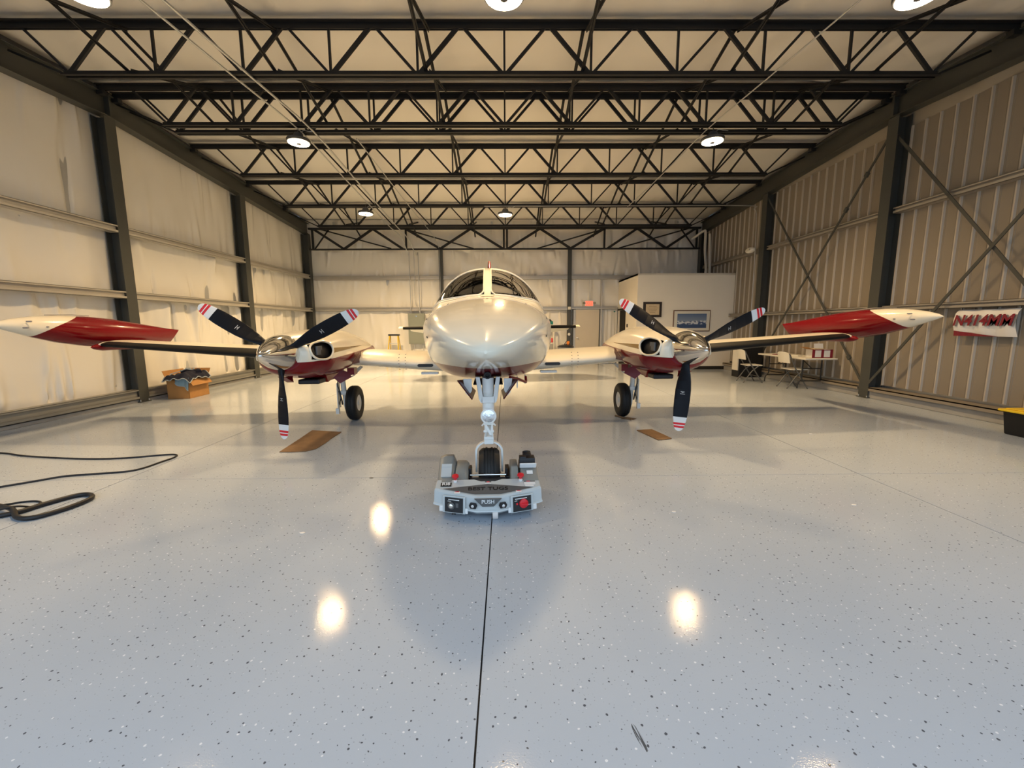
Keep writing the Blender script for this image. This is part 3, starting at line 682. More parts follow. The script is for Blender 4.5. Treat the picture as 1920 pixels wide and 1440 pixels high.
# --- fin, stabilizers
def foil(x, t):   # half thickness of a symmetric section, unit chord
    return 5*t*(.2969*math.sqrt(max(x, 0))-.126*x-.3516*x*x+.2843*x**3-.1036*x**4)
XC = [0, .004, .012, .03, .06, .10, .16, .25, .35, .5, .65, .8, .92, 1.]
def section(le, chord, t, camber=.0, droop=0):
    up_ = [(le+x*chord, (foil(x, t)+camber*4*x*(1-x))*chord) for x in XC]; dn = [(le+x*chord, (-foil(x, t)+camber*4*x*(1-x))*chord) for x in XC[-2:0:-1]]
    return up_+dn
def flying(secs, fn):
    return MB().rings([[fn(a, y, z) for y, z in section(*sc)] for a, sc in secs], True)
b = flying([(1.95, (6.7, 2.35, .075)), (2.35, (7.35, 1.75, .08)), (3.05, (8.05, 1.2, .085)), (3.27, (8.35, .95, .08))], lambda a, y, z: (z, y, a)); b.build('tail_fin', 'red', plane, smooth=40)
b = MB(); b.lathe([(.03, 0), (.03, .05), (.02, .085), (.004, .095)], (0, 8.9, 3.21), (0, 0, 1), 16); b.build('beacon', 'signal_red', plane, smooth=50)
for s in (-1, 1):
    st = flying([(.0, (7.95, 1.0, .10)), (2.35, (8.22, .62, .09)), (2.50, (8.30, .5, .07))], lambda a, y, z: (s*a, y, 1.455+z)); so = st.build('stabilizer', 'white', plane, smooth=40)
    bt = flying([(.1, (7.94, .20, .56)), (2.42, (8.225, .16, .5))], lambda a, y, z: (s*a, y, 1.455+z)); bt.build('deice_boot', 'boot', so, smooth=50)
    el = MB(); el.rings([[(s*a, y0+c_*math.cos(.34)*k, 1.445-c_*math.sin(.34)*k+d_) for k, d_ in ((0, .03), (1, .004), (1, -.004), (0, -.03))] for a, y0, c_ in ((.12, 8.90, .50), (2.0, 8.80, .44), (2.34, 8.80, .24))], True); el.build('elevator', 'white', so)
    h_ = MB(); h_.bx((s*2.36, 8.45, 1.44), (s*2.42, 8.85, 1.465)); h_.prism([(8.3, 1.45), (8.6, 1.45), (8.68, 1.50), (8.45, 1.50)], lambda a, c, d: (d, a, c), s*2.42, s*2.56); h_.build('horn_balance', 'white', so)
# --- wings
def wz(u): return .905+.0655*u
WS = [(.45, (2.30, 2.05, .135, .008)), (1.2, (2.34, 1.95, .13, .008)), (2.28, (2.40, 1.80, .118, .008)), (3.3, (2.48, 1.64, .100, .008)), (4.5, (2.62, 1.42, .086, .008)), (5.70, (2.78, 1.20, .080, .008))]
for s in (-1, 1):
    w_ = flying(WS, lambda a, y, z: (s*a, y, wz(a)+z)).build('wing', 'white', plane, smooth=40)
    # black boot over the outer leading edge
    R_ = []
    for k in range(13):
        a = 2.66+(5.66-2.66)*k/12; i = max(j for j in range(len(WS)-1) if WS[j][0] <= a); f_ = (a-WS[i][0])/(WS[i+1][0]-WS[i][0]); le, ch, th, cm = [WS[i][1][q]*(1-f_)+WS[i+1][1][q]*f_ for q in range(4)]
        pu = [(x, foil(x, th)+cm*4*x*(1-x)) for x in (.12, .08, .05, .03, .018, .008, .003, 0)]; pd = [(x, -foil(x, th)+cm*4*x*(1-x)) for x in (.003, .010, .025, .05, .085)]
        R_.append([(s*a, le+x*ch-.004*(1 if x < .03 else .2), wz(a)+z*ch+(.003 if z > 0 else -.003)) for x, z in pu+pd])
    MB().grid(R_).build('deice_boot', 'boot', w_, smooth=60, fixn=False)
    b = MB()
    for k in range(26):
        a = 2.75+2.9*k/25; b.cyl((s*a, 2.40+.125*(a-2.28)+.17, wz(a)+.055-.008*(a-2.6)), (s*a, 2.40+.125*(a-2.28)+.17, wz(a)+.066-.008*(a-2.6)), .007, 6)
    b.build('rivets', 'white', w_)
    # intercooler slot and root fairing
    b = MB(); P = []
    for k in range(24):
        an = 2*PI*k/24; cx_ = math.copysign(.085, math.cos(an))+.024*math.cos(an); P.append((s*(.90+cx_), 2.303, .955+.022*math.sin(an)))
    b.add(P+[(p[0], 2.42, p[2]) for p in P], [tuple(range(24))]+[(k, (k+1) % 24, 24+(k+1) % 24, 24+k) for k in range(24)]); b.build('air_slot', 'black', w_)
    b = MB()
    for a in (1.18, 1.27):
        for k in range(6): b.cyl((s*a, 2.315+.012*abs(k-2.5)**2*.6, .90+.042*k), (s*a, 2.335+.012*abs(k-2.5)**2*.6, .90+.042*k), .006, 6)
    b.build('skin_rivets', 'grey_mark', w_)
    b = MB(); b.bx((s*.74, 2.42, .815), (s*.98, 2.52, .845)); b.bx((s*.42, 2.30, .87), (s*.50, 2.6, .9)); b.build('flap_step', 'gear_white', w_)
    b = MB(); b.rings([[(s*.40, 2.1, .98), (s*.40, 2.1, 1.14), (s*.52, 2.1, 1.06)], [(s*.55, 2.3, .86), (s*.60, 2.3, 1.12), (s*.78, 2.35, .96)], [(s*.55, 3.0, .84), (s*.66, 3.0, 1.14), (s*.80, 3.0, 1.0)]], True); b.build('wing_root_fairing', 'red', w_, smooth=40)
    # tip tank: long faired pod, pointed nose, knife-edge tail
    b = MB(); rings = []
    tab = [(1.74, .004, 1.560, 1.570), (1.80, .035, 1.535, 1.600), (1.95, .085, 1.485, 1.640), (2.2, .145, 1.405, 1.680), (2.5, .185, 1.325, 1.700), (2.9, .205, 1.255, 1.695), (3.3, .200, 1.225, 1.665), (3.8, .150, 1.215, 1.600), (4.2, .090, 1.225, 1.545), (4.48, .045, 1.245, 1.505)]
    for v, hw, zb, zt in tab: rings.append([(s*(5.98+.06*(3-v)*.3)+hw*math.sin(2*PI*k/32), v, (zb+zt)/2+(zt-zb)/2*math.cos(2*PI*k/32)) for k in range(32)])
    rings.append([(s*5.95+.012*math.sin(2*PI*k/32), 4.62+.13*math.cos(2*PI*k/32), 1.365+.115*math.cos(2*PI*k/32)) for k in range(32)])
    tk = b.rings(rings, True).build('tip_tank', 'tank_paint', plane, smooth=50)
    b = MB(); b.rings([[(s*5.72+.07*math.cos(2*PI*k/16)*q, v, 1.245+.055*math.sin(2*PI*k/16)*q) for k in range(16)] for v, q in ((2.68, .05), (2.74, .6), (2.85, 1), (3.3, 1.1), (4.0, .5))], True); b.build('tank_fairing', 'red', tk, smooth=50)
    b = MB(); b.bx((s*6.0-.004, 4.74, 1.475), (s*6.0+.004, 4.84, 1.479)); b.build('static_wick', 'gear_white', tk)
    for v, dz in ((2.05, .05), (2.25, -.02), (2.0, -.03)): MB().cyl((s*(5.98-.10), v, 1.56+dz), (s*(5.98-.16), v, 1.56+dz), .010, 8).build('fastener', 'grey_mark', tk)
    MB().tube([(s*5.95, 2.35, 1.700), (s*5.93, 2.7, 1.712), (s*5.93, 2.95, 1.700)], .006, 6).build('filler_seam', 'grey_mark', tk)
# --- engine nacelles
NT_ = [(1.13, .215, 1.02, 1.355, 1.19, 2.0, 2.0), (1.17, .275, .985, 1.385, 1.19, 2.0, 2.1), (1.25, .335, .955, 1.410, 1.19, 2.1, 2.2), (1.4, .385, .925, 1.435, 1.19, 2.3, 2.3), (1.6, .410, .885, 1.455, 1.18, 2.4, 2.4), (2.0, .415, .865, 1.475, 1.18, 2.4, 2.4), (2.5, .405, .875, 1.47, 1.18, 2.3, 2.3), (3.0, .38, .92, 1.415, 1.17, 2.2, 2.2), (3.6, .31, .99, 1.30, 1.14, 2, 2), (4.2, .17, 1.04, 1.17, 1.10, 2, 2), (4.5, .03, 1.06, 1.10, 1.08, 2, 2)]
def prop(hub, phi0, s):
    p = put('propeller', MB().lathe([(.10, 0), (.11, .02), (.11, .14), (.10, .16)], (0, -.06, 0), (0, 1, 0), 20).mesh('propeller', 'alu', smooth=40), plane, hub)
    prof = [(.0015, -.445), (.018, -.434), (.045, -.40), (.080, -.342), (.118, -.265), (.155, -.17), (.180, -.08), (.192, 0.), (.196, .05), (.194, .08)]
    MB().lathe(prof, (0, 0, 0), (0, 1, 0), 48).build('spinner', 'chrome', p, smooth=60)
    rs = [.10, .14, .19, .24, .30, .38, .48, .60, .72, .805, .812, .868, .872, .898, .9, .906, .908, .934, .936, .955, .968, .974]
    chs = pchip([.10, .2, .26, .34, .5, .66, .8, .9, .95, .968, .974], [.075, .085, .115, .150, .172, .170, .152, .122, .085, .045, .012])
    thk = pchip([.10, .2, .27, .4, .7, .974], [.075, .070, .045, .028, .014, .004]); tw = pchip([.1, .25, .5, .75, .974], [1.05, .95, .62, .42, .32])
    for k in range(3):
        ph = phi0+2*PI*k/3; er = Vector((math.cos(ph), 0, math.sin(ph))); et = Vector((-math.sin(ph), 0, math.cos(ph))); ax = Vector((0, 1, 0)); b = MB(); rings = []
        for r in rs:
            c, th, a = chs(r), thk(r), -tw(r); n = 20; ring = []
            cd = et*math.cos(a)+ax*math.sin(a); nd = -et*math.sin(a)+ax*math.cos(a)
            for q in range(n):
                an = 2*PI*q/n; ring.append(er*r+cd*(c/2*math.cos(an)+.0*c)+nd*(th/2*math.sin(an)*(1-.25*math.cos(an)))-ax*.0)
            rings.append(ring)
        for i in range(len(rs)-1):
            m_ = (rs[i]+rs[i+1])/2; mi = 0 if m_ < .808 else (2 if (.870 < m_ < .899 or .907 < m_ < .935) else 1)
            o_ = len(b.v); n = 20; b.v += [tuple(p_) for p_ in rings[i]+rings[i+1]]
            for q in range(n): b.f.append((o_+q, o_+(q+1) % n, o_+n+(q+1) % n, o_+n+q)); b.m.append(mi)
        b.add(rings[-1], [tuple(range(20))], 1)
        # decal marks on the blade face
        for (r, du, l) in ((.505, .0, .022), (.515, 0, .010), (.53, 0, .026)):
            a = -tw(r); cd = et*math.cos(a)+ax*math.sin(a); nd = -et*math.sin(a)+ax*math.cos(a); c0 = er*r-nd*(thk(r)/2+.0015)
            vs_ = [c0+cd*l+er*.002, c0-cd*l+er*.002, c0-cd*l-er*.002, c0+cd*l-er*.002]; b.add([tuple(q_) for q_ in vs_], [(0, 1, 2, 3)], 1)
        b.build('blade', ['blade', 'label_white', 'signal_red'], p, smooth=40)
    return p
for s in (-1, 1):
    H = Hull(NT_, s*2.283)
    def hole_in(v, t): return 1.19 < v < 1.55-.12*(abs(abs(t)-1.36)/.5)**2 and .98 < abs(t) < 1.78
    vs = list(np.linspace(1.13, 1.62, 40))+list(np.linspace(1.68, 4.5, 36)); n_ = H.loft(vs, 140, hole_in).build('engine_nacelle', 'nacelle_paint', plane, smooth=50, fixn=False)
    H.loft(list(np.linspace(1.16, 1.62, 10)), 40, off=-.055).build('engine_baffle', 'black', n_, smooth=50, fixn=False)
    for q in (-1, 1):
        E_ = []
        for k in range(40):
            an = 2*PI*k/40; c_, s_ = math.cos(an), math.sin(an); t = 1.36+.40*math.copysign(abs(s_)**.7, s_); vm = 1.19; vx = 1.55-.12*(abs(t-1.36)/.5)**2; v = (vm+vx)/2+(vx-vm)/2*math.copysign(abs(c_)**.7, c_); E_.append(H.S(v, q*t, .003))
        MB().tube(E_, .013, 6, closed=True).build('inlet_lip', 'white', n_, smooth=60)
        b = MB(); c0 = Vector(H.S(1.36, q*1.36, -.06)); 
        for k in range(4): b.cyl(c0+Vector((0, -.05+.035*k, .05)), c0+Vector((0, -.05+.035*k, -.05)), .018, 8)
        b.build('cylinder_fins', 'tug_dark', n_)
    # exhaust scoop and cowl flap below
    b = MB(); b.box((s*2.225, 1.72, .835), (.26, .22, .06)); b.build('air_scoop', 'black', n_, bevel=.015)
    b = MB(); b.prism([(1.80, .89), (2.25, .88), (1.86, .80)], lambda a, c, d: (d, a, c), s*2.08, s*2.36); b.build('scoop_fairing', 'red', n_)
    b = MB(); b.prism([(1.30, .94), (1.50, .91), (1.52, .845)], lambda a, c, d: (d, a, c), s*2.36, s*2.44); b.build('cowl_flap', 'red', n_)
    # triangular vane on the inboard flank
    b = MB(); b.prism([(2.06, 1.01), (2.45, 1.0), (2.47, 1.165)], lambda a, c, d: (d, a, c), s*1.83, s*1.84); b.build('flank_vane', 'dark_red', n_)
    b = MB(); b.box((s*2.02, 2.62, .86), (.10, .14, .1)); b.build('door_hinge_fairing', 'red', n_)
    # main landing gear
    def gx(a): return s*a
    wu, wv, rw = 2.185, 3.156, .278; dz = -s*wu*PROLL*1.0
    leg = MB(); leg.cyl((gx(2.36), wv-.02, .86), (gx(2.345), wv, .46), .040, 16); leg.cyl((gx(2.345), wv, .46), (gx(2.335), wv, .24), .028, 16); leg.cyl((gx(2.345), wv, rw+dz), (gx(2.16), wv, rw+dz), .026, 12)
    leg.box((gx(2.345), wv-.01, .46), (.10, .1, .06)); lo = leg.build('landing_gear', 'gear_white', plane, smooth=40)
    b = MB(); b.bx((gx(2.415), wv-.10, .22), (gx(2.428), wv+.03, .62)); b.box((gx(2.44), wv-.06, .17), (.05, .05, .09)); b.build('leg_door', 'gear_white', lo)
    b = MB(); b.bar((gx(2.40), wv-.07, .50), (gx(2.36), wv-.09, .36), .018); b.bar((gx(2.36), wv-.09, .36), (gx(2.37), wv-.03, .27), .018); b.tube(smooth_path([(gx(2.39), wv-.04, .8), (gx(2.41), wv-.08, .6), (gx(2.38), wv-.06, .42), (gx(2.42), wv-.04, .26)]), .008, 6); b.build('torque_link', 'black', lo)
    b = MB(); b.bar((gx(2.33), wv-.02, .68), (gx(2.02), wv-.1, .88), .035); b.tube([(gx(2.33), wv-.05, .66), (gx(2.15), wv-.08, .74), (gx(2.0), wv-.1, .88)], .010, 6); b.build('side_brace', 'gear_white', lo)
    b = MB(); th = .085; pr = [(.13, -.07), (.17, -.078), (.22, -.082), (.255, -.072), (.272, -.052), (.278, -.030), (.272, -.026), (.272, -.020), (.278, -.016), (.278, -.004), (.272, -.002), (.272, .002), (.278, .004), (.278, .016), (.272, .020), (.272, .026), (.278, .030), (.272, .052), (.255, .072), (.22, .082), (.17, .078), (.13, .07)]
    b.lathe(pr, (gx(wu), wv, rw+dz), (1, 0, 0), 48, caps=False); b.build('tire', 'rubber', lo, smooth=35)
    b = MB(); b.lathe([(.135, -.062), (.125, -.066), (.11, -.05), (.05, -.045), (.045, -.075), (.02, -.078)], (gx(wu), wv, rw+dz), (s, 0, 0), 32)
    for k in range(6): b.cyl((gx(wu)-s*.048, wv+.085*math.cos(k*PI/3), rw+dz+.085*math.sin(k*PI/3)), (gx(wu)-s*.056, wv+.085*math.cos(k*PI/3), rw+dz+.085*math.sin(k*PI/3)), .010, 8)
    b.lathe([(.135, .062), (.11, .05), (.02, .05)], (gx(wu), wv, rw+dz), (s, 0, 0), 32); b.build('wheel_rim', 'gear_white', lo, smooth=35)
    b = MB(); b.cyl((gx(wu+.05), wv, rw+dz), (gx(wu+.13), wv, rw+dz), .13, 24); b.build('brake_disc', 'gear_white', lo, smooth=40)
    b = MB(); b.prism([(-2.33, .80), (-2.20, .68), (-2.03, .77), (-2.06, .84), (-2.22, .90)], lambda a, c, d: (-s*a, d, c), 2.60, 2.615); b.build('gear_door', 'red', lo)
    b = MB(); b.prism([(2.62, .86), (3.45, .86), (3.40, .70), (2.66, .70)], lambda a, c, d: (d, a, c), s*2.43, s*2.442); b.build('gear_door', 'red', lo)
pl_ = prop((-2.283, 1.108, 1.223), math.radians(27.5), -1); pr_ = prop((2.283, 1.108, 1.223), math.radians(26.0), 1)
# --- nose gear
ng = MB().cyl((0, 0, 1.06), (0, 0, .74), .052, 20); ng.cyl((0, 0, .84), (0, 0, .50), .038, 20); ng = ng.build('nose_gear', 'gear_white', plane, smooth=40)
b = MB()
for s in (-1, 1):
    b.prism([(s*.105, 1.07), (s*.070, 1.07), (s*.045, .90), (s*.045, .845), (s*.065, .845), (s*.080, .88)], lambda a, c, d: (a, d, c), -.07, -.03)
b.bx((-.062, -.07, .845), (.062, -.03, .90)); b.build('trunnion', 'gear_white', ng, bevel=.004)
b = MB(); b.cyl((0, -.045, 1.06), (0, -.045, .93), .047, 20); b.build('oleo_cylinder', 'gear_white', ng, smooth=40)
b = MB(); b.cyl((0, 0, .80), (0, 0, .775), .045, 20); b.build('chrome_collar', 'chrome', ng, smooth=40)
b = MB(); b.lathe([(.045, .05), (.062, .02), (.068, 0), (.068, -.012), (.060, -.016)], (0, -.055, .728), (0, 1, 0), 28); b.build('landing_light', 'gear_white', ng, smooth=35)
b = MB(); b.lathe([(.059, -.014), (.04, -.022), (.01, -.026)], (0, -.055, .728), (0, 1, 0), 28); b.build('light_lens', 'lens', ng, smooth=60)
b = MB()
for x in (-.03, .03): b.bar((x, -.045, .665), (x*.8, -.085, .60), .018); b.bar((x*.8, -.085, .60), (x, -.04, .535), .018)
b.cyl((-.045, -.085, .60), (.045, -.085, .60), .012, 10); b.bx((-.045, -.055, .645), (.045, .03, .67)); b.bx((-.042, -.055, .515), (.042, .04, .545)); b.bar((-.025, -.09, .655), (.02, -.09, .57), .022); b.bar((.03, -.085, .65), (.03, -.085, .56), .016)
for x in (-.06, .06): b.cyl((x, -.03, .635), (x*.7, -.03, .655), .008, 8)
b.build('torque_links', 'gear_white', ng, bevel=.003)
# fork: flat arch over the tire
b = MB(); hw_ = .106; arch = [(-hw_, .215), (-hw_, .36)]+[(-hw_*math.cos(a), .40+.085*math.sin(a)) for a in np.linspace(.15, PI-.15, 13)]+[(hw_, .36), (hw_, .215)]
b.rings([[(x*(1-.0), .028, z), (x, -.028, z), (x*1.16, -.028, .40+(z-.40)*1.14 if z > .4 else z), (x*1.16, .028, .40+(z-.40)*1.14 if z > .4 else z)] for x, z in arch], True); b.build('fork', 'gear_white', ng, smooth=40)
b = MB(); b.box((0, 0, .50), (.085, .09, .06)); b.build('fork_crown', 'gear_white', ng, bevel=.008)
b = MB(); pr = [(r_, w__*1.33) for r_, w__ in [(.09, -.06), (.14, -.070), (.18, -.068), (.203, -.050), (.210, -.034), (.205, -.031), (.205, -.027), (.212, -.024), (.213, -.012), (.206, -.010), (.206, .010), (.213, .012), (.212, .024), (.205, .027), (.205, .031), (.210, .034), (.203, .050), (.18, .068), (.14, .070), (.09, .06)]]
b.lathe(pr, (0, 0, .213), (1, 0, 0), 48, caps=False); b.build('tire', 'rubber', ng, smooth=35)
b = MB(); b.lathe([(.095, -.055), (.08, -.045), (.03, -.05), (.02, -.10), (.02, .10), (.03, .05), (.08, .045), (.095, .055)], (0, 0, .213), (1, 0, 0), 28); b.build('wheel_rim', 'gear_white', ng, smooth=35)
for s in (-1, 1):
    b = MB(); b.add([(s*.235, -.30, 1.075), (s*.235, .52, .975), (s*.125, .50, .865), (s*.125, -.22, .905), (s*.243, -.30, 1.07), (s*.243, .52, .97), (s*.133, .50, .86), (s*.133, -.22, .90)], [(0, 1, 2, 3), (4, 7, 6, 5), (0, 4, 5, 1), (1, 5, 6, 2), (2, 6, 7, 3), (3, 7, 4, 0)]); b.build('gear_door', 'dark_red', ng)
    b = MB(); b.prism([(s*.205, 1.06), (s*.135, 1.06), (s*.135, .96), (s*.165, .915), (s*.19, .945)], lambda a, c, d: (a, d, c), -.12, -.105); b.build('door_link', 'gear_white', ng)
b = MB(); b.bx((-.13, .05, .985), (.13, .45, .995)); b.build('wheel_well', 'black', fus)
# ------------------------------------------------------------------ aircraft tug under the nose wheel
tug = thing('aircraft_tug', 'grey robotic aircraft tug lettered BEST TUGS gripping the nose wheel', 'tug', (-0.1535, 3.30, 0), .0343)
def ring(pts, zf): return [(x, y, zf(x, y)) for x, y in pts]
def dz(y): return .197+(y+.22)/.19*.053
plan = [(-.43, -.03), (-.435, -.13), (-.40, -.150), (-.09, -.25), (.09, -.25), (.40, -.150), (.435, -.13), (.43, -.03), (.12, -.03), (.06, -.055), (-.06, -.055), (-.12, -.03)]
def shrink(k, dy): return [(x*k, y*(1 if y > -.1 else k)+dy) for x, y in plan]
b = MB(); b.rings([ring(shrink(.95, .02), lambda x, y: .045+.05*min(1, abs(x)/.43)), ring(shrink(1.0, 0), lambda x, y: .075+.03*min(1, abs(x)/.43)), ring(shrink(1.0, .004), lambda x, y: .085+.03*min(1, abs(x)/.43)), ring(shrink(.985, .006), lambda x, y: .09+.03*min(1, abs(x)/.43)), ring(shrink(.975, .012), lambda x, y: dz(y)-.012), ring(shrink(.95, .018), lambda x, y: dz(y))], True)
body = b.build('deck', 'tug_grey', tug, smooth=25)
FA = math.atan2(-.10, .31)
def face(s, x, off=.0):   # point on the slanted front face at lateral x
    y = -.150+(.40-abs(x))/.31*(-.10); return Vector((s*abs(x), y+.004-off*math.cos(FA), 0))
def fbox(name, s, x, z, w, h, m, off=.008, d=.008, bevel=0., parent=None):
    M = Matrix.Rotation(FA*(1 if s < 0 else -1), 3, 'Z') @ Matrix.Rotation(-.08, 3, 'X'); c = face(s, x, off); return MB().box((c.x, c.y, z), (w, d, h), M).build(name, m, parent or body, bevel=bevel)
for s in (-1, 1):
    fbox('skirt', s, .27, .082, .24, .045, 'label_white', off=.004, d=.012, bevel=.006)
    fbox('panel_surround', s, .265, .125, .19, .135, 'tug_grey', off=.006, d=.012, bevel=.006)
    fbox('control_panel', s, .265, .125, .150, .115, 'tug_dark' if False else 'black', off=.014)
    c = face(s, .115, .012); b = MB(); M = Matrix.Rotation(FA*(1 if s < 0 else -1), 3, 'Z')
    b.prism([(-.032, 0), (-.022, .022), (.022, .022), (.032, 0), (.022, -.022), (-.022, -.022)], lambda p, q, d: tuple(M @ Vector((p, d, q))+Vector((c.x, c.y, .135))), -.006, .008); b.build('headlight', 'black', body)
    b = MB(); b.lathe([(.012, 0), (.012, .008), (.004, .010)], tuple(M @ Vector((0, -.006, 0))+Vector((c.x, c.y, .135))), tuple(M @ Vector((0, -1, 0))), 14); b.build('headlight_lens', 'lens', body, smooth=40)
c = face(-1, .285, .022); b = MB(); b.lathe([(.017, 0), (.017, .012), (.010, .016)], (c.x, c.y, .12), (-.3, -1, 0), 18); b.build('key_switch', 'chrome', body, smooth=40)
b = MB(); b.lathe([(.024, 0), (.030, .006), (.026, .012)], (c.x, c.y+.006, .12), (-.3, -1, 0), 20); b.build('switch_bezel', 'tug_dark', body, smooth=40)
c = face(1, .275, .020); b = MB(); b.lathe([(.036, 0), (.036, .014), (.030, .018)], (c.x, c.y, .13), (.3, -1, 0), 24); b.box((c.x+.008, c.y-.022, .13), (.055, .018, .016)); b.build('disconnect_knob', 'signal_red', body, smooth=40)
c = face(1, .335, .020); b = MB(); b.box((c.x-.11, c.y-.035, .13), (.014, .006, .014)); b.build('indicator', 'signal_red', body)
for s, (x, z, w, h) in ((-1, (.265, .168, .09, .006)), (-1, (.24, .125, .022, .034)), (-1, (.265, .085, .12, .004)), (1, (.255, .170, .10, .006)), (1, (.325, .105, .03, .004)), (1, (.325, .112, .03, .003)), (1, (.215, .155, .022, .004)), (-1, (.30, .155, .03, .003))):
    fbox('panel_print', s, x, z, w, h, 'label_white' if h < .01 else 'tug_dark', off=.0195, d=.001)
b = MB(); b.prism([(-.105, .192), (.105, .192), (.045, .128), (-.045, .128)], lambda p, q, d: (p, -.2505+d+(.19-q)*.02, q), -.006, .006); b.build('push_plate', 'tug_dark', body, bevel=.002)
text('push_lettering', 'PUSH', .042, 'label_white', body, (0, -.2585, .167), (PI/2-.02, 0, 0), .0008, bold=.0005)
# recessed dark diamond with lettering on the sloping deck
def dz(y): return .197+(y+.22)/.19*.053
b = MB(); b.add([(-.36, -.125, dz(-.125)+.003), (0, -.075, dz(-.075)+.003), (.36, -.125, dz(-.125)+.003), (.10, -.200, dz(-.200)+.003), (-.10, -.200, dz(-.200)+.003)], [(0, 4, 3, 2, 1)]); b.build('deck_badge', 'tug_dark', body)
text('badge_lettering', 'BEST TUGS', .052, 'print_black', body, (0, -.135, dz(-.135)+.0045), (math.atan2(.053, .19), 0, 0), .0006, bold=.0008, sx=1.25)
def deckbox(name, x, y, w, h, m, dzz=.004): return MB().box((x, y, dz(y)+dzz), (w, h, .0015), Matrix.Rotation(math.atan2(.053, .19), 3, 'X')).build(name, m, body)
deckbox('number_plate', -.335, -.075, .085, .050, 'print_black'); text('number_lettering', 'RI8', .050, 'label_white', body, (-.335, -.075, dz(-.075)+.0085), (math.atan2(.053, .19), 0, 0), .0006, bold=.001)
deckbox('warning_label', 0, -.062, .05, .026, 'label_white'); deckbox('warning_band', 0, -.054, .05, .010, 'print_black', .0052); deckbox('warning_symbol', 0, -.054, .022, .010, 'signal_red', .006)
deckbox('warning_label', .335, -.075, .09, .045, 'label_white'); deckbox('warning_band', .335, -.055, .09, .010, 'print_black', .0052); deckbox('warning_symbol', .325, -.055, .03, .010, 'signal_red', .006); deckbox('warning_label', .33, -.108, .07, .018, 'label_white')
for x in (-.24, .24): deckbox('side_label', x, -.178, .045, .022, 'label_white', .006); deckbox('side_band', x, -.170, .03, .006, 'signal_red', .0075)
# side pods
b = MB()
b.rings([[(-.415, y, .06), (-.415, y, z1-.02), (-.37, y, z1+.0), (-.30, y, z1), (-.265, y, z2), (-.265, y, .06)] for y, z1, z2 in ((-.04, .25, .235), (.03, .27, .25), (.12, .34, .29), (.20, .39, .30), (.26, .39, .30), (.34, .32, .27), (.40, .15, .15))], True)
b.build('pod', 'tug_pod', tug, smooth=30, bevel=.008)
b = MB(); b.rings([[(-.27, y, .06), (-.27, y, z), (-.19, y, z), (-.165, y, z-.03), (-.165, y, .06)] for y, z in ((0, .24), (.06, .30), (.14, .33), (.28, .33), (.36, .22))], True); b.build('pod', 'tug_pod', tug, smooth=30, bevel=.01)
b = MB(); b.box((-.345, .055, .302), (.085, .10, .01), Matrix.Rotation(.65, 3, 'X')); b.box((-.345, .10, .338), (.085, .03, .012), Matrix.Rotation(.65, 3, 'X')); b.build('pod_vent', 'tug_grey', tug)
b = MB(); b.rings([[(.415, y, .06), (.415, y, z1), (.27, y, z1), (.25, y, .06)] for y, z1 in ((-.04, .25), (.02, .28), (.10, .31), (.34, .31), (.40, .15))], True); b.build('pod', 'tug_pod', tug, smooth=30, bevel=.008)
b = MB(); b.rings([[(.27, y, .06), (.25, y, z), (.19, y, z), (.17, y, .06)] for y, z in ((0, .24), (.08, .33), (.28, .33), (.36, .2))], True); b.build('pod', 'tug_pod', tug, smooth=30, bevel=.01)
b = MB(); b.box((.335, .08, .335), (.14, .012, .05), Matrix.Rotation(.5, 3, 'X')); b.build('motor_bracket', 'label_white', tug, bevel=.004)
b = MB(); b.cyl((.30, .20, .36), (.37, .20, .36), .05, 16); b.box((.33, .14, .36), (.13, .10, .07)); b.cyl((.335, .22, .36), (.335, .25, .405), .036, 14); b.box((.295, .12, .385), (.05, .05, .04)); b.build('winch_motor', 'black', tug, smooth=35, bevel=.004)
b = MB(); b.box((.345, .035, .292), (.05, .004, .034), Matrix.Rotation(-1.0, 3, 'X')); b.build('motor_label', 'label_white', tug)
for x in (-.265, .265):
    b = MB(); b.lathe([(.014, 0), (.012, .03), (.028, .05), (.026, .062), (.01, .064)], (x, -.02, .24), (0, -.2, 1), 16); b.build('stop_button', 'signal_red', tug, smooth=40)
    b = MB(); b.lathe([(.012, 0), (.016, .012), (.012, .018)], (x, -.035, .245), (0, -.2, 1), 12); b.build('button_base', 'label_white', tug, smooth=40)
for s in (-1, 1):
    b = MB(); b.bx((s*.150, .10, .03), (s*.185, .42, .235)); b.bx((s*.145, .12, .20), (s*.165, .20, .30)); b.build('cradle_plate', 'black', tug, bevel=.004)
b = MB(); b.cyl((-.15, .075, .262), (.15, .075, .262), .009, 10); b.build('strap_bar', 'chrome', tug, smooth=40)
b = MB(); b.bx((-.15, .0, .10), (.15, .085, .24)); b.build('cradle_tray', 'black', tug, bevel=.006)
b = MB(); b.lathe([(.03, -.022), (.055, -.022), (.06, -.015), (.06, .015), (.055, .022), (.03, .022)], (.055, -.19, .061), (1, 0, 0), 24); b.build('caster_wheel', 'pinkwhite', tug, smooth=35)
for x in (-.37, .37):
    b = MB(); b.lathe([(.03, -.02), (.075, -.025), (.08, -.015), (.08, .015), (.075, .025), (.03, .02)], (x, .18, .081), (1, 0, 0), 24); b.build('drive_wheel', 'rubber', tug, smooth=35)
b = MB(); b.cyl((-.27, -.17, .06), (-.27, -.18, .035), .016, 10); b.build('charge_plug', 'black', tug, smooth=40)

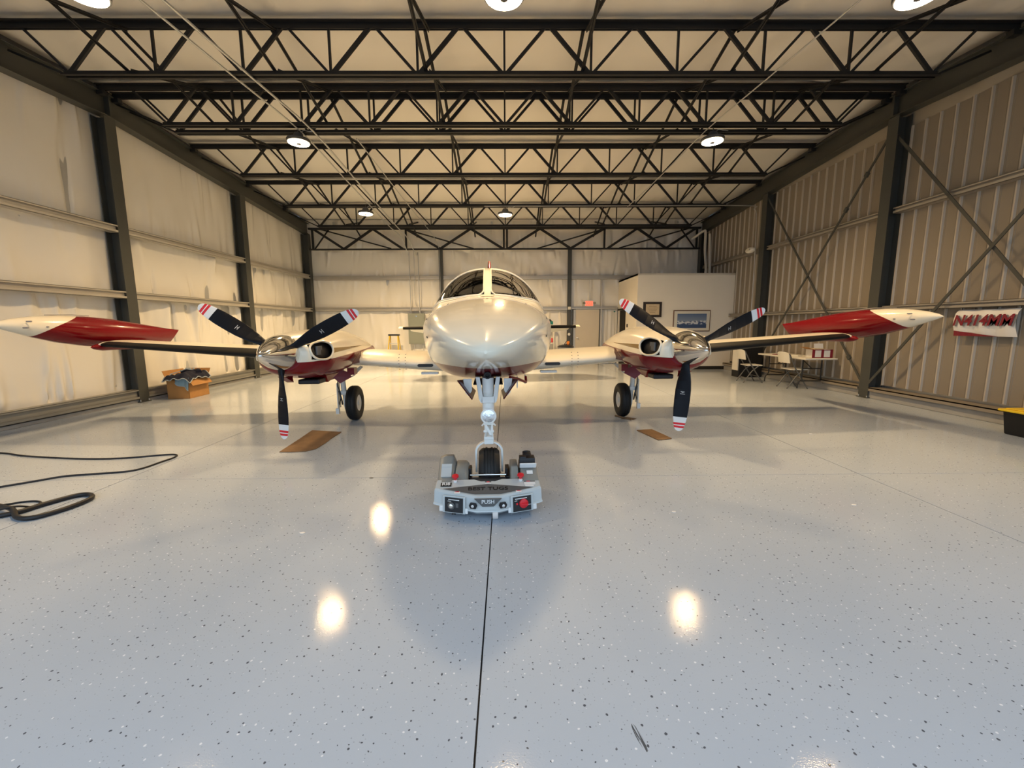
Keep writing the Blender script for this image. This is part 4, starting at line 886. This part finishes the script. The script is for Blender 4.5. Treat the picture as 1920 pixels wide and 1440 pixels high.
# ------------------------------------------------------------------ left side: carton with blankets, cables, floor sheets
bxr = thing('cardboard_carton', 'open brown cardboard carton against the left wall, filled with blankets', 'carton', (-6.93, 9.10, 0), .06)
w, d, h = .44, .64, .40; t_ = .006
b = MB(); b.bx((-w/2, -d/2, 0), (w/2, -d/2+t_, h)); b.bx((-w/2, d/2-t_, 0), (w/2, d/2, h)); b.bx((-w/2, -d/2, 0), (-w/2+t_, d/2, h)); b.bx((w/2-t_, -d/2, 0), (w/2, d/2, h)); b.bx((-w/2, -d/2, 0), (w/2, d/2, t_)); b.build('carton_body', 'cardboard', bxr)
def flap(name, p0, p1, out, l):
    p0, p1, out = Vector(p0), Vector(p1), Vector(out).normalized(); q = [p0, p1, p1+out*l, p0+out*l]; n = (p1-p0).cross(out).normalized()*.005
    return MB().add([*q, *[v+n for v in q]], [(0, 1, 2, 3), (7, 6, 5, 4), (0, 4, 5, 1), (1, 5, 6, 2), (2, 6, 7, 3), (3, 7, 4, 0)]).build(name, 'cardboard', bxr)
flap('carton_flap', (-w/2, d/2, h), (w/2, d/2, h), (-.0, .55, .8), .22); flap('carton_flap', (-w/2, -d/2, h), (-w/2, d/2, h), (-.35, 0, .95), .20); flap('carton_flap', (w/2, d/2, h), (w/2, -d/2, h), (.55, 0, -.85), .15)
def drape(name, m, cx, cy, sx_, sy_, zf, label, rim, loc, rz):
    rs = np.random.RandomState(len(label)); n1, n2 = 34, 30; G = []
    ph = rs.rand(8)*6
    for i in range(n1):
        row = []
        for j in range(n2):
            a, c = -1+2*i/(n1-1), -1+2*j/(n2-1); x, y = cx+a*sx_*(1+.10*math.sin(3*c+ph[0])), cy+c*sy_*(1+.12*math.sin(2.6*a+ph[1]))
            row.append((x, y, zf(a, c)+.018*math.sin(9*a+4*c+ph[2])+.014*math.sin(13*c-5*a+ph[3])))
        G.append(row)
    o = thing(name, label, 'blanket', loc, rz)
    MB().grid(G).build('cloth', m, o, smooth=60, fixn=False)
    if rim:
        e = [G[i][0] for i in range(n1)]+[G[-1][j] for j in range(1, n2)]+[G[i][-1] for i in range(n1-2, -1, -1)]+[G[0][j] for j in range(n2-2, 0, -1)]; MB().tube(e, .009, 6, closed=True).build('piping', 'piping', o, smooth=60)
    return o
drape('moving_blanket', 'navy', .02, -.06, .27, .37, lambda a, c: .475+.055*(1-a*a)*(1-.5*c*c)-.085*max(0, a-.55)**1.2*2-.10*max(0, -c-.72)*2.6+.03*math.sin(3*a), 'dark navy quilted blanket heaped over the top of the carton', True, (-6.93, 9.10, 0), .06)
b = thing('moving_blanket', 'light blue blanket corner hanging over the carton edge', 'blanket', (-6.93, 9.10, 0), .06)
G = []
for i in range(16):
    row = []
    for j in range(12):
        u_, v_ = i/15, j/11; x = -.02+.27*u_; zz = .455-.21*v_*(.55+.75*u_)-.01*math.sin(7*u_); y = -.345-.035*math.sin(2*PI*u_*1.3)*v_-.02*v_; row.append((x if u_ < .8 else x, y+.05*max(0, u_-.75)*4*0, zz))
    G.append(row)
MB().grid(G).build('cloth', 'lightblue', b, smooth=60, fixn=False); MB().tube([G[i][11] for i in range(16)], .008, 6).build('piping', 'piping', b, smooth=60)
b = thing('moving_blanket', 'rolled dark blanket bundle with grey trim on top of the heap', 'blanket', (-6.93, 9.10, 0), .06)
q = MB(); q.tube(smooth_path([(-.10, -.05, .54), (.0, .02, .56), (.10, .08, .55), (.18, .10, .53)]), [.04]*18+[.045], 12); q.tube(smooth_path([(.08, .15, .53), (.16, .12, .55), (.22, .05, .53)]), .05, 12); q.build('cloth', 'navy', b, smooth=60)
q = MB(); q.tube(smooth_path([(-.20, -.22, .515), (-.08, -.10, .56), (.02, -.04, .605), (.08, .0, .60), (.04, .06, .61), (-.04, .02, .615)]), .010, 6); q.tube(smooth_path([(.02, -.04, .61), (.09, -.02, .59), (.12, .06, .60), (.07, .10, .61)]), .009, 6); q.build('trim', 'piping', b, smooth=60)

cab = [(-7.0, 5.05, .010), (-6.107, 4.939, .010), (-5.635, 4.803, .010), (-4.898, 4.686, .010), (-4.42, 4.695, .010), (-3.974, 4.825, .010), (-3.85, 4.74, .010), (-3.86, 4.56, .010), (-3.928, 4.271, .010), (-4.271, 4.167, .010), (-4.483, 4.11, .010), (-4.645, 3.967, .010), (-4.797, 3.834, .010), (-5.2, 3.5, .010)]
tag(rebase(MB().tube(smooth_path(cab, 8), .0095, 8).build('power_cable', 'black', None, smooth=60)), 'long thin dark cable looping across the floor at left', 'cable')
hose = [(-4.6, 3.05, .02), (-4.15, 3.14, .02), (-3.974, 3.249, .02), (-3.925, 3.401, .02), (-3.84, 3.58, .02), (-3.74, 3.61, .02), (-3.65, 3.54, .02), (-3.63, 3.42, .02), (-3.66, 3.27, .02), (-3.74, 3.149, .02), (-3.874, 3.165, .022), (-4.05, 3.28, .04), (-4.5, 3.45, .02)]
tag(rebase(MB().tube(smooth_path(hose, 8), .019, 10).build('extension_cord', 'black', None, smooth=60)), 'thick black cord bundle looped on the floor at the left edge', 'cord')
c2 = [(-4.7, 3.30, .008), (-4.307, 3.42, .008), (-4.199, 3.483, .008), (-4.10, 3.50, .008), (-4.02, 3.47, .008), (-3.99, 3.38, .010), (-4.02, 3.30, .05), (-4.10, 3.22, .05), (-4.4, 3.0, .008)]
tag(rebase(MB().tube(smooth_path(c2, 8), .008, 8).build('power_cable', 'black', None, smooth=60)), 'short thin dark cable emerging beside the thick cord loop', 'cable')
def sheet(name, pts, th, m, label):
    b = MB(); n = len(pts); b.add([(x, y, .002) for x, y in pts]+[(x, y, th) for x, y in pts], [tuple(range(n-1, -1, -1)), tuple(range(n, 2*n))]+[(k, (k+1) % n, n+(k+1) % n, n+k) for k in range(n)])
    return tag(rebase(b.build(name, m)), label, 'cardboard')
sheet('cardboard_sheet', [(-2.735, 4.90), (-2.60, 4.895), (-2.43, 4.92), (-2.352, 5.02), (-2.345, 5.30), (-2.36, 5.50), (-2.358, 5.85), (-2.60, 5.90), (-2.822, 5.955), (-2.78, 5.5)], .010, 'cardboard_worn', 'oil-stained cardboard sheet on the floor below the left propeller')
sheet('cardboard_sheet', [(1.863, 5.83), (2.00, 5.86), (2.096, 5.88), (2.15, 5.62), (2.19, 5.38), (2.11, 5.34), (1.985, 5.31), (1.93, 5.55)], .012, 'cardboard_worn', 'smaller cardboard sheet on the floor below the right propeller')
sheet('cardboard_sheet', [(1.84, 6.58), (2.02, 6.52), (2.10, 6.60), (1.95, 6.72)], .006, 'cardboard_worn', 'cardboard scrap in front of the right main wheel')
b = MB().bar((1.80, 6.78, .012), (1.99, 6.50, .012), .03, .02); tag(rebase(b.build('wooden_slat', 'cardboard_worn')), 'thin wooden slat under the right main wheel', 'slat')
b = MB(); b.bx((-.88, 3.93, .0), (-.83, 3.95, .004)); 
for k, (x, y) in enumerate(((-1.35, 4.02), (-2.5, 5.3), (3.0, 6.9), (1.35, 3.2), (-4.1, 6.4), (4.2, 5.6), (-1.5, 2.9), (2.9, 3.3))):
    q = MB(); n = 6; q.prism([(.02*math.cos(2*PI*j/n+k)*(1+.5*math.sin(3*j+k)), .014*math.sin(2*PI*j/n+k)) for j in range(n)], lambda a, c, d: (x+a, y+c, d), .001, .004)
    tag(rebase(q.build('paper_scrap', 'label_white' if k else 'tug_dark')), ['dark scuffed scrap lying left of the tug', 'white scrap beside the left cardboard sheet', 'white scrap behind the right propeller', 'white scrap right of the tug', 'white scrap near the left column shadow', 'white scrap near the right floor joint', 'white scrap left of the lamp reflection', 'white scrap on the right front floor'][k], 'scrap', 'scraps on the floor')

# ------------------------------------------------------------------ right side: banner, tote, table, chairs
ban = thing('name_banner', 'white hanging panel lettered N414MM on the right ribbed wall', 'banner', (7.50, 6.54, 1.30))
G = [[(.0-.05*math.sin(PI*j/8)+(.03 if j == 8 else 0)-.012*math.sin(i), .43-.86*i/16+.02*(j/8), .42*j/8) for j in range(9)] for i in range(17)]
MB().grid(G).build('banner_sheet', 'banner', ban, smooth=50, fixn=False)
G2 = [[(G[i][0][0]-.022-.006, .43-.86*i/16, .0), (G[i][1][0]-.012, .43-.86*i/16, .085*(1-i/12))] for i in range(13)]
MB().grid(G2).build('corner_wedge', 'maroon', ban, fixn=False)
t0 = text('banner_shadow', 'N414MM', .235, 'grey_mark', ban, (-.066, -.012, .233), (PI/2, 0, -PI/2), .001, shear=.22, bold=.006, sx=.92)
t1 = text('banner_lettering', 'N414MM', .235, 'maroon', ban, (-.084, .006, .243), (PI/2, 0, -PI/2), .001, shear=.22, bold=.006, sx=.92)
b = MB(); 
for y in (-.4, -.1, .2, .4): b.cyl((.03, y, .42), (.03, y, .455), .004, 6)
b.build('hanger', 'steel_black', ban)
tote = thing('storage_tote', 'black storage tote with yellow lid at the right edge', 'tote', (7.02, 5.20, 0))
b = MB(); b.rings([[(-.20, -.36, 0), (.20, -.36, 0), (.20, .34, 0), (-.20, .34, 0)], [(-.225, -.39, .32), (.225, -.39, .32), (.225, .37, .32), (-.225, .37, .32)]], True); b.build('tub', 'tote_black', tote, bevel=.02)
b = MB(); b.bx((-.26, -.42, .315), (.26, .40, .345)); b.bx((-.21, -.37, .345), (.21, .35, .36)); b.build('lid', 'yellow', tote, bevel=.008)
g = thing('garden_bag', 'green and white packaged bag lying on the yellow tote lid', 'bag', (7.05, 5.22, .36))
b = MB(); b.rings([[(.15*math.cos(2*PI*k/20)*q, y, .075+.075*math.sin(2*PI*k/20)*q) for k in range(20)] for y, q in ((-.25, .5), (-.22, .95), (-.05, 1.), (.1, .98), (.20, .95), (.23, .5))], True); b.build('bag_body', 'green', g, smooth=50)
b = MB(); b.box((-.03, .05, .153), (.16, .22, .006), Matrix.Rotation(-.15, 3, 'Y')); b.build('bag_label', 'label_white', g); b = MB(); b.box((-.0, .0, .158), (.10, .08, .006)); b.build('bag_print', 'black', g)
# table
tb = thing('folding_table', 'long white plastic folding table with black legs by the right wall', 'table', (7.11, 10.25, 0))
b = MB(); b.bx((-.37, -.90, .700), (.37, .90, .738)); b.build('tabletop', 'plastic_white', tb, bevel=.014)
for s in (-1, 1):
    for q in (-1, 1):
        b = MB(); b.tube(smooth_path([(q*.22, s*.62, .70), (q*.22, s*.62, .30), (q*.23, s*.62, .24), (q*.30, s*.62, .14), (q*.31, s*.62, .02)], 5), .0145, 8); b.build('leg', 'table_leg', tb, smooth=50)
    b = MB(); b.cyl((-.26, s*.62, .19), (.26, s*.62, .19), .013, 8); b.build('crossbar', 'table_leg', tb); b = MB(); b.cyl((0, s*.62, .48), (0, s*.25, .69), .010, 8); b.cyl((-.22, s*.62, .48), (.22, s*.62, .48), .011, 8); b.build('brace', 'table_leg', tb)
def chair(loc, rz, label):
    c = thing('folding_chair', label, 'chair', loc, rz, 'white folding chairs')
    G = [[(.0, 0, 0)]]; b = MB()      # chair faces +x
    b.bx((-.19, -.20, .435), (.20, .20, .462)); b.build('seat', 'plastic_white', c, bevel=.012)
    R = []
    for i in range(13):
        y = -.225+.45*i/12; bow = -.035*math.cos(PI*(y/.225)/2); top = .86-.035*abs(y/.225)**3
        R.append([(-.235+bow, y, .60), (-.275+bow, y, top), (-.288+bow, y, top), (-.250+bow, y, .60)])
    q = MB(); q.rings(R, True); q.build('backrest', 'plastic_white', c, smooth=40)
    q = MB(); q.box((-.305, 0, .80), (.006, .09, .022)); q.build('hand_slot', 'steel_black', c)
    for s in (-1, 1):
        q = MB(); q.tube([(-.27, s*.222, .82), (-.10, s*.222, .47), (.20, s*.222, .01)], .0155, 8); q.build('leg', 'chair_steel', c, smooth=60)
        q = MB(); q.tube([(.10, s*.205, .44), (-.06, s*.205, .30), (-.25, s*.205, .01)], .0145, 8); q.build('leg', 'chair_steel', c, smooth=60)
        q = MB(); q.cyl((.195, s*.222, .018), (.207, s*.222, 0), .015, 8); q.cyl((-.245, s*.205, .018), (-.256, s*.205, 0), .014, 8); q.build('foot_cap', 'black', c)
    q = MB(); q.cyl((.10, -.222, .165), (.10, .222, .165), .009, 8); q.cyl((-.17, -.205, .12), (-.17, .205, .12), .009, 8); q.build('crossbar', 'chair_steel', c)
    q = MB(); q.tube([(-.235, -.222, .745), (-.22, -.12, .72), (-.20, .12, .70), (-.225, .222, .735)], .010, 6); q.build('back_support', 'chair_steel', c)
chair((6.87, 9.88, 0), -.06, 'white folding chair at the table, the one nearer the camera')
chair((6.46, 10.95, 0), -.10, 'white folding chair at the far end of the table, beside the black cabinet')
ct = thing('open_carton', 'white and maroon open carton standing on the folding table', 'carton', (7.22, 9.62, .738), -.1)
b = MB(); b.bx((-.19, -.15, 0), (.19, -.144, .19)); b.bx((-.19, .144, 0), (.19, .15, .19)); b.bx((-.19, -.15, 0), (-.184, .15, .19)); b.bx((.184, -.15, 0), (.19, .15, .19)); b.bx((-.19, -.15, 0), (.19, .15, .006)); b.build('carton_body', 'label_white', ct)
b = MB()
for x in (-.19, .0, .19): b.bx((x-.028, -.153, 0), (x+.028, -.149, .19))
for z in (.008, .182): b.bx((-.19, -.153, z-.008), (.19, -.149, z+.008))
b.bx((-.193, -.15, 0), (-.189, -.10, .19)); b.build('printed_band', 'maroon', ct)
b = MB(); b.box((-.26, 0, .215), (.15, .29, .006), Matrix.Rotation(.35, 3, 'Y')); b.build('carton_flap', 'cardboard', ct)
b = MB(); b.box((.08, .15, .25), (.20, .006, .13), Matrix.Rotation(-.2, 3, 'X')); b.build('carton_flap', 'label_white', ct)
b = MB(); b.bx((-.15, -.11, .10), (.05, .1, .21)); tg = b.build('document_bundle', 'paper', ct)
b = MB().box((6.90, 10.62, .744), (.20, .10, .012), Matrix.Rotation(.4, 3, 'Z')); tag(rebase(b.build('notepad', 'maroon', bevel=.002)), 'small maroon pad on the far end of the table', 'pad')
b = MB().box((7.0, 10.02, .752), (.13, .16, .028), Matrix.Rotation(.3, 3, 'Z')); tag(rebase(b.build('paper_stack', 'mat_board', bevel=.003)), 'low stack of pale papers at the middle of the table', 'papers')
kb = thing('black_cabinet', 'black floor cabinet standing behind the far folding chair', 'cabinet', (6.98, 12.05, 0))
MB().bx((-.33, -.18, 0), (.33, .18, .88)).build('carcass', 'tote_black', kb, bevel=.01); MB().bx((-.31, -.192, .05), (-.005, -.18, .84)).build('door', 'tote_black', kb, bevel=.003); MB().bx((.005, -.192, .05), (.31, -.18, .84)).build('door', 'tote_black', kb, bevel=.003); MB().bx((-.36, -.16, .2), (-.33, .12, .78)).build('side_board', 'plastic_white', kb)

# ------------------------------------------------------------------ back of the hangar: office, door, sign, panels
OX, OYF, OH = 4.37, 14.13, 3.19
b = MB(); b.bx((OX, OYF, 0), (7.60, OYF+.12, OH)); struct(b.build('wall_office_front', 'office'))
b = MB(); b.bx((OX, OYF+.12, 0), (OX+.12, 15.50, OH)); b.bx((OX, 16.40, 0), (OX+.12, 16.52, OH)); b.bx((OX, 15.50, 2.06), (OX+.12, 16.40, OH)); struct(b.build('wall_office_side', 'office'))
b = MB(); b.bx((OX, OYF, OH-.06), (7.60, 16.52, OH+.0)); struct(b.build('ceiling_office', 'office'))
b = MB(); b.bx((OX-.012, OYF-.012, 0), (7.60, OYF, .11)); b.bx((OX-.012, OYF, 0), (OX, 15.44, .11)); struct(b.build('baseboard_office', 'office_dark'))
b = MB(); b.bx((OX+.05, 15.50, .0), (OX+.09, 16.40, 2.06)); struct(b.build('doorway_shade', 'office_dark')); b = MB(); b.bx((OX-.02, 15.44, 0), (OX, 15.50, 2.12)); b.bx((OX-.02, 15.44, 2.06), (OX, 16.46, 2.12)); struct(b.build('trim_2', 'office_dark'))  # dark sheet across the open doorway stands in for its shaded interior
b = MB().bx((OX-.02, 15.12, 1.42), (OX, 15.24, 1.54)); tag(rebase(b.build('thermostat', 'frame_dark')), 'small dark wall control beside the office doorway', 'thermostat')
b = MB().cyl((4.20, 16.40, 2.02), (4.20, 16.36, 2.02), .03, 12); tag(rebase(b.build('wall_button', 'teal')), 'tiny green button on the girt above the office doorway', 'button')
# door
dr = thing('door_1', 'x', 'x', (3.16, 16.44, 0)); 
for k in ('label', 'category'): del dr[k]
struct(dr)
MB().bx((-.46, -.02, .02), (.46, .03, 2.10)).build('leaf', 'door_metal', dr); MB().bx((-.54, -.04, 0), (-.46, .06, 2.17)).build('frame', 'girt', dr); MB().bx((.46, -.04, 0), (.50, .06, 2.17)).build('frame', 'steel_green', dr); MB().bx((-.54, -.04, 2.10), (.50, .06, 2.17)).build('frame', 'girt', dr)
MB().lathe([(.03, 0), (.03, .01), (.012, .02), (.012, .045), (.028, .05), (.026, .075), (.01, .08)], (-.38, -.02, 1.02), (0, -1, 0), 18).build('knob', 'chrome', dr, smooth=40)
b = MB().bx((2.58, 16.36, 0), (2.61, 16.44, 2.1)); struct(b.build('trim_3', 'steel_green'))
ex = thing('exit_sign', 'small red illuminated exit sign above the grey door', 'sign', (3.215, 16.42, 2.222))
MB().bx((-.17, -.03, 0), (.17, .03, .215)).build('housing', 'label_white', ex, bevel=.006); MB().bx((-.145, -.034, .02), (.145, -.03, .195)).build('face', 'exit_red', ex); text('exit_lettering', 'EXIT', .15, 'pinkwhite', ex, (0, -.036, .108), (PI/2, 0, 0), .001, bold=.002)
MB().cyl((0, 0, .215), (0, 0, 1.0), .012, 8).build('stem', 'galv', ex); b = MB()
for s in (-1, 1): b.cyl((s*.17, -.02, .13), (s*.235, -.06, .13), .035, 14)
b.build('emergency_lamp', 'panel_green', ex, smooth=40)
# pictures on the office wall
pc = thing('certificate_frame', 'dark framed cream certificate on the office wall', 'picture', (4.88, OYF-.02, 1.76)); MB().bx((-.31, -.02, 0), (.31, .02, .50)).build('frame', 'frame_dark', pc, bevel=.006); MB().bx((-.25, -.024, .055), (.25, -.02, .445)).build('mount', 'frame_dark', pc); MB().bx((-.225, -.027, .075), (.225, -.023, .425)).build('certificate', 'paper', pc)
b = MB()
for k, (z, l) in enumerate(((.35, .13), (.29, .17), (.24, .15), (.20, .12), (.15, .09))): b.bx((-l, -.0285, z), (l, -.027, z+.008))
b.build('printed_lines', 'frame_brown', pc)
pc = thing('mountain_picture', 'wide brown framed photograph of blue snowy mountains on the office wall', 'picture', (6.21, OYF-.02, 1.28)); MB().bx((-.62, -.02, 0), (.62, .02, .70)).build('frame', 'frame_brown', pc, bevel=.006); MB().bx((-.595, -.023, .025), (.595, -.02, .675)).build('mount', 'mat_board', pc); MB().bx((-.49, -.026, .115), (.49, -.022, .585)).build('print', 'mountain_print', pc)
# electrical panels, ladder, bins
for (za, zb, nm) in ((1.42, 1.985, 'upper grey-green electrical panel on the back wall under the conduits'), (.81, 1.40, 'lower grey-green electrical panel on the back wall below the other')):
    ep = thing('electrical_panel', nm, 'panel', (-3.45, 16.40, za), 0, 'electrical panels'); MB().bx((-.31, -.08, 0), (.31, .08, zb-za)).build('enclosure', 'panel_green', ep, bevel=.006); MB().bx((-.27, -.088, .04), (.27, -.08, zb-za-.04)).build('door', 'panel_green', ep, bevel=.003); MB().bx((-.02, -.10, zb-za-.12), (.03, -.088, zb-za-.10)).build('latch', 'chrome', ep)
ld = thing('step_ladder', 'yellow step ladder with dark top cap at the back wall', 'ladder', (-4.24, 16.0, 0))
MB().box((0, 0, 1.17), (.40, .20, .06)).build('top_cap', 'lid_black', ld, bevel=.01)
for s in (-1, 1):
    MB().bar((s*.155, -.05, 1.15), (s*.23, -.30, .0), .03, .07).build('rail', 'ladder_yellow', ld); MB().bar((s*.15, .05, 1.15), (s*.24, .28, 0), .025, .045).build('rail', 'ladder_yellow', ld)
for k in range(3):
    z = .28+.29*k; MB().box((0, -.30+.22*z, z), (.38-.06*z, .09, .02)).build('step', 'galv', ld)
MB().bar((-.19, -.14, .62), (-.19, .15, .62), .015, .02).build('spreader', 'galv', ld)
bn = thing('trash_can', 'grey round trash can with black lid beside the grey door', 'bin', (2.20, 15.5, 0))
MB().lathe([(.24, 0), (.245, .02), (.285, .66), (.295, .67), (.295, .70)], (0, 0, 0), (0, 0, 1), 32).build('can', 'grey_plastic', bn, smooth=35); MB().lathe([(.30, .695), (.305, .72), (.25, .765), (.10, .80), (.02, .805)], (0, 0, 0), (0, 0, 1), 32).build('lid', 'lid_black', bn, smooth=50)
ot = thing('orange_sander', 'orange hand tool with black cord lying on the trash can lid', 'tool', (2.27, 15.47, .80)); MB().box((.02, 0, .06), (.10, .09, .13)).build('tool_body', 'orange', ot, bevel=.02); MB().tube(smooth_path([(-.03, 0, .02), (-.12, -.02, .0), (-.06, -.03, .10), (.0, -.01, .14)]), .012, 8).build('cord', 'black', ot, smooth=50); MB().box((.07, -.01, .03), (.04, .07, .05)).build('sanding_pad', 'black', ot, bevel=.006)
wk = thing('work_shelf', 'pale wall shelf stand at the back wall right of the fuselage', 'shelf', (1.55, 16.22, 0))
for z in (.82, 1.50): MB().bx((-.35, -.16, z), (.30, .16, z+.03)).build('shelf_board', 'plastic_white', wk)
for x in (-.33, .28):
    for y in (-.14, .14): MB().bx((x-.015, y-.015, 0), (x+.015, y+.015, 1.53)).build('leg', 'plastic_white', wk)
tl = thing('teal_tool_case', 'small teal case with black lid on the upper shelf board', 'case', (1.70, 16.18, 1.53)); MB().bx((-.10, -.08, 0), (.10, .08, .13)).build('case_body', 'teal', tl, bevel=.012); MB().rings([[(-.10, -.06, .13), (.06, -.06, .13), (.06, .06, .13), (-.10, .06, .13)], [(-.06, -.03, .19), (.0, -.03, .21), (.0, .03, .21), (-.06, .03, .19)]], True).build('case_lid', 'black', tl)
vs = thing('bench_vise', 'small black and red bench tool on the lower shelf board', 'tool', (1.68, 16.18, .85)); MB().lathe([(.09, 0), (.08, .02), (.03, .05), (.03, .12), (.08, .17), (.08, .20), (.02, .21)], (-.03, 0, 0), (0, 0, 1), 16).build('tool_base', 'black', vs, smooth=40); MB().bx((.06, -.04, 0), (.12, .04, .17)).build('red_bottle', 'signal_red', vs, bevel=.015)
b = MB().lathe([(.05, 0), (.055, .01), (.05, .03), (.01, .035)], (2.45, 16.36, 1.155), (0, -1, 0), 24); tag(rebase(b.build('wall_gauge', 'label_white', None, smooth=40)), 'round white gauge on the back post above the trash can', 'gauge')
b = MB().bx((2.39, 16.30, 2.10), (2.50, 16.37, 2.21)); tag(rebase(b.build('junction_box', 'plastic_white', bevel=.006)), 'square white junction box on the post beside the door', 'box')
hr = thing('hose_reel', 'dark coiled hose on a wall hook left of the fuselage', 'hose', (-3.05, 16.42, .70)); q = MB(); q.tube([(.10*math.cos(a), -.05+.004*a, .12+.10*math.sin(a)) for a in np.linspace(0, 8*PI, 90)], .010, 6); q.build('coil', 'black', hr, smooth=60); MB().tube(smooth_path([(.1, -.02, .1), (.12, -.04, -.05), (.05, -.05, -.12), (.1, -.05, -.2)]), .012, 6).build('nozzle', 'black', hr, smooth=60)
# speaker and plastic pipes on the right
sp_ = thing('oval_light', 'white oval emergency light fixed to the right wall column', 'light', (7.24, 12.72, 3.62))
MB().rings([[(-.02+dx, .20*k_*math.cos(2*PI*j/24), .05+.085*k_*math.sin(2*PI*j/24)) for j in range(24)] for dx, k_ in ((.05, .9), (.0, 1), (-.05, .85), (-.07, .5))], True).build('housing', 'plastic_white', sp_, smooth=50); MB().cyl((-.09, -.09, .06), (-.06, -.09, .06), .025, 12).build('lamp_head', 'grey_plastic', sp_, smooth=40)
def pipe(pts, r, label): return tag(rebase(MB().tube(smooth_path(pts, 5), r, 12).build('plastic_pipe', 'pvc', None, smooth=50)), label, 'pipe', 'plastic pipes')
pipe([(7.42, 15.6, 3.19), (7.42, 15.6, 3.6), (7.40, 15.62, 4.2), (7.38, 15.65, 4.75)], .045, 'thick pale plastic pipe rising above the office, right one')
pipe([(7.30, 15.75, 3.19), (7.36, 15.75, 3.5), (7.26, 15.7, 4.2), (7.24, 15.68, 4.78), (7.18, 15.7, 4.86), (7.0, 15.9, 4.72), (6.88, 16.0, 4.62)], .045, 'pale plastic pipe above the office with angled elbow, left one')

# pieces too small to pick apart one by one
for o in bpy.data.objects:
    if o.parent and o.name.split('.')[0] in ('rivets', 'skin_rivets', 'nose_fasteners', 'hatch_seams', 'anchor_bolts', 'printed_lines', 'headset_cords', 'cylinder_fins'): o['kind'] = 'stuff'
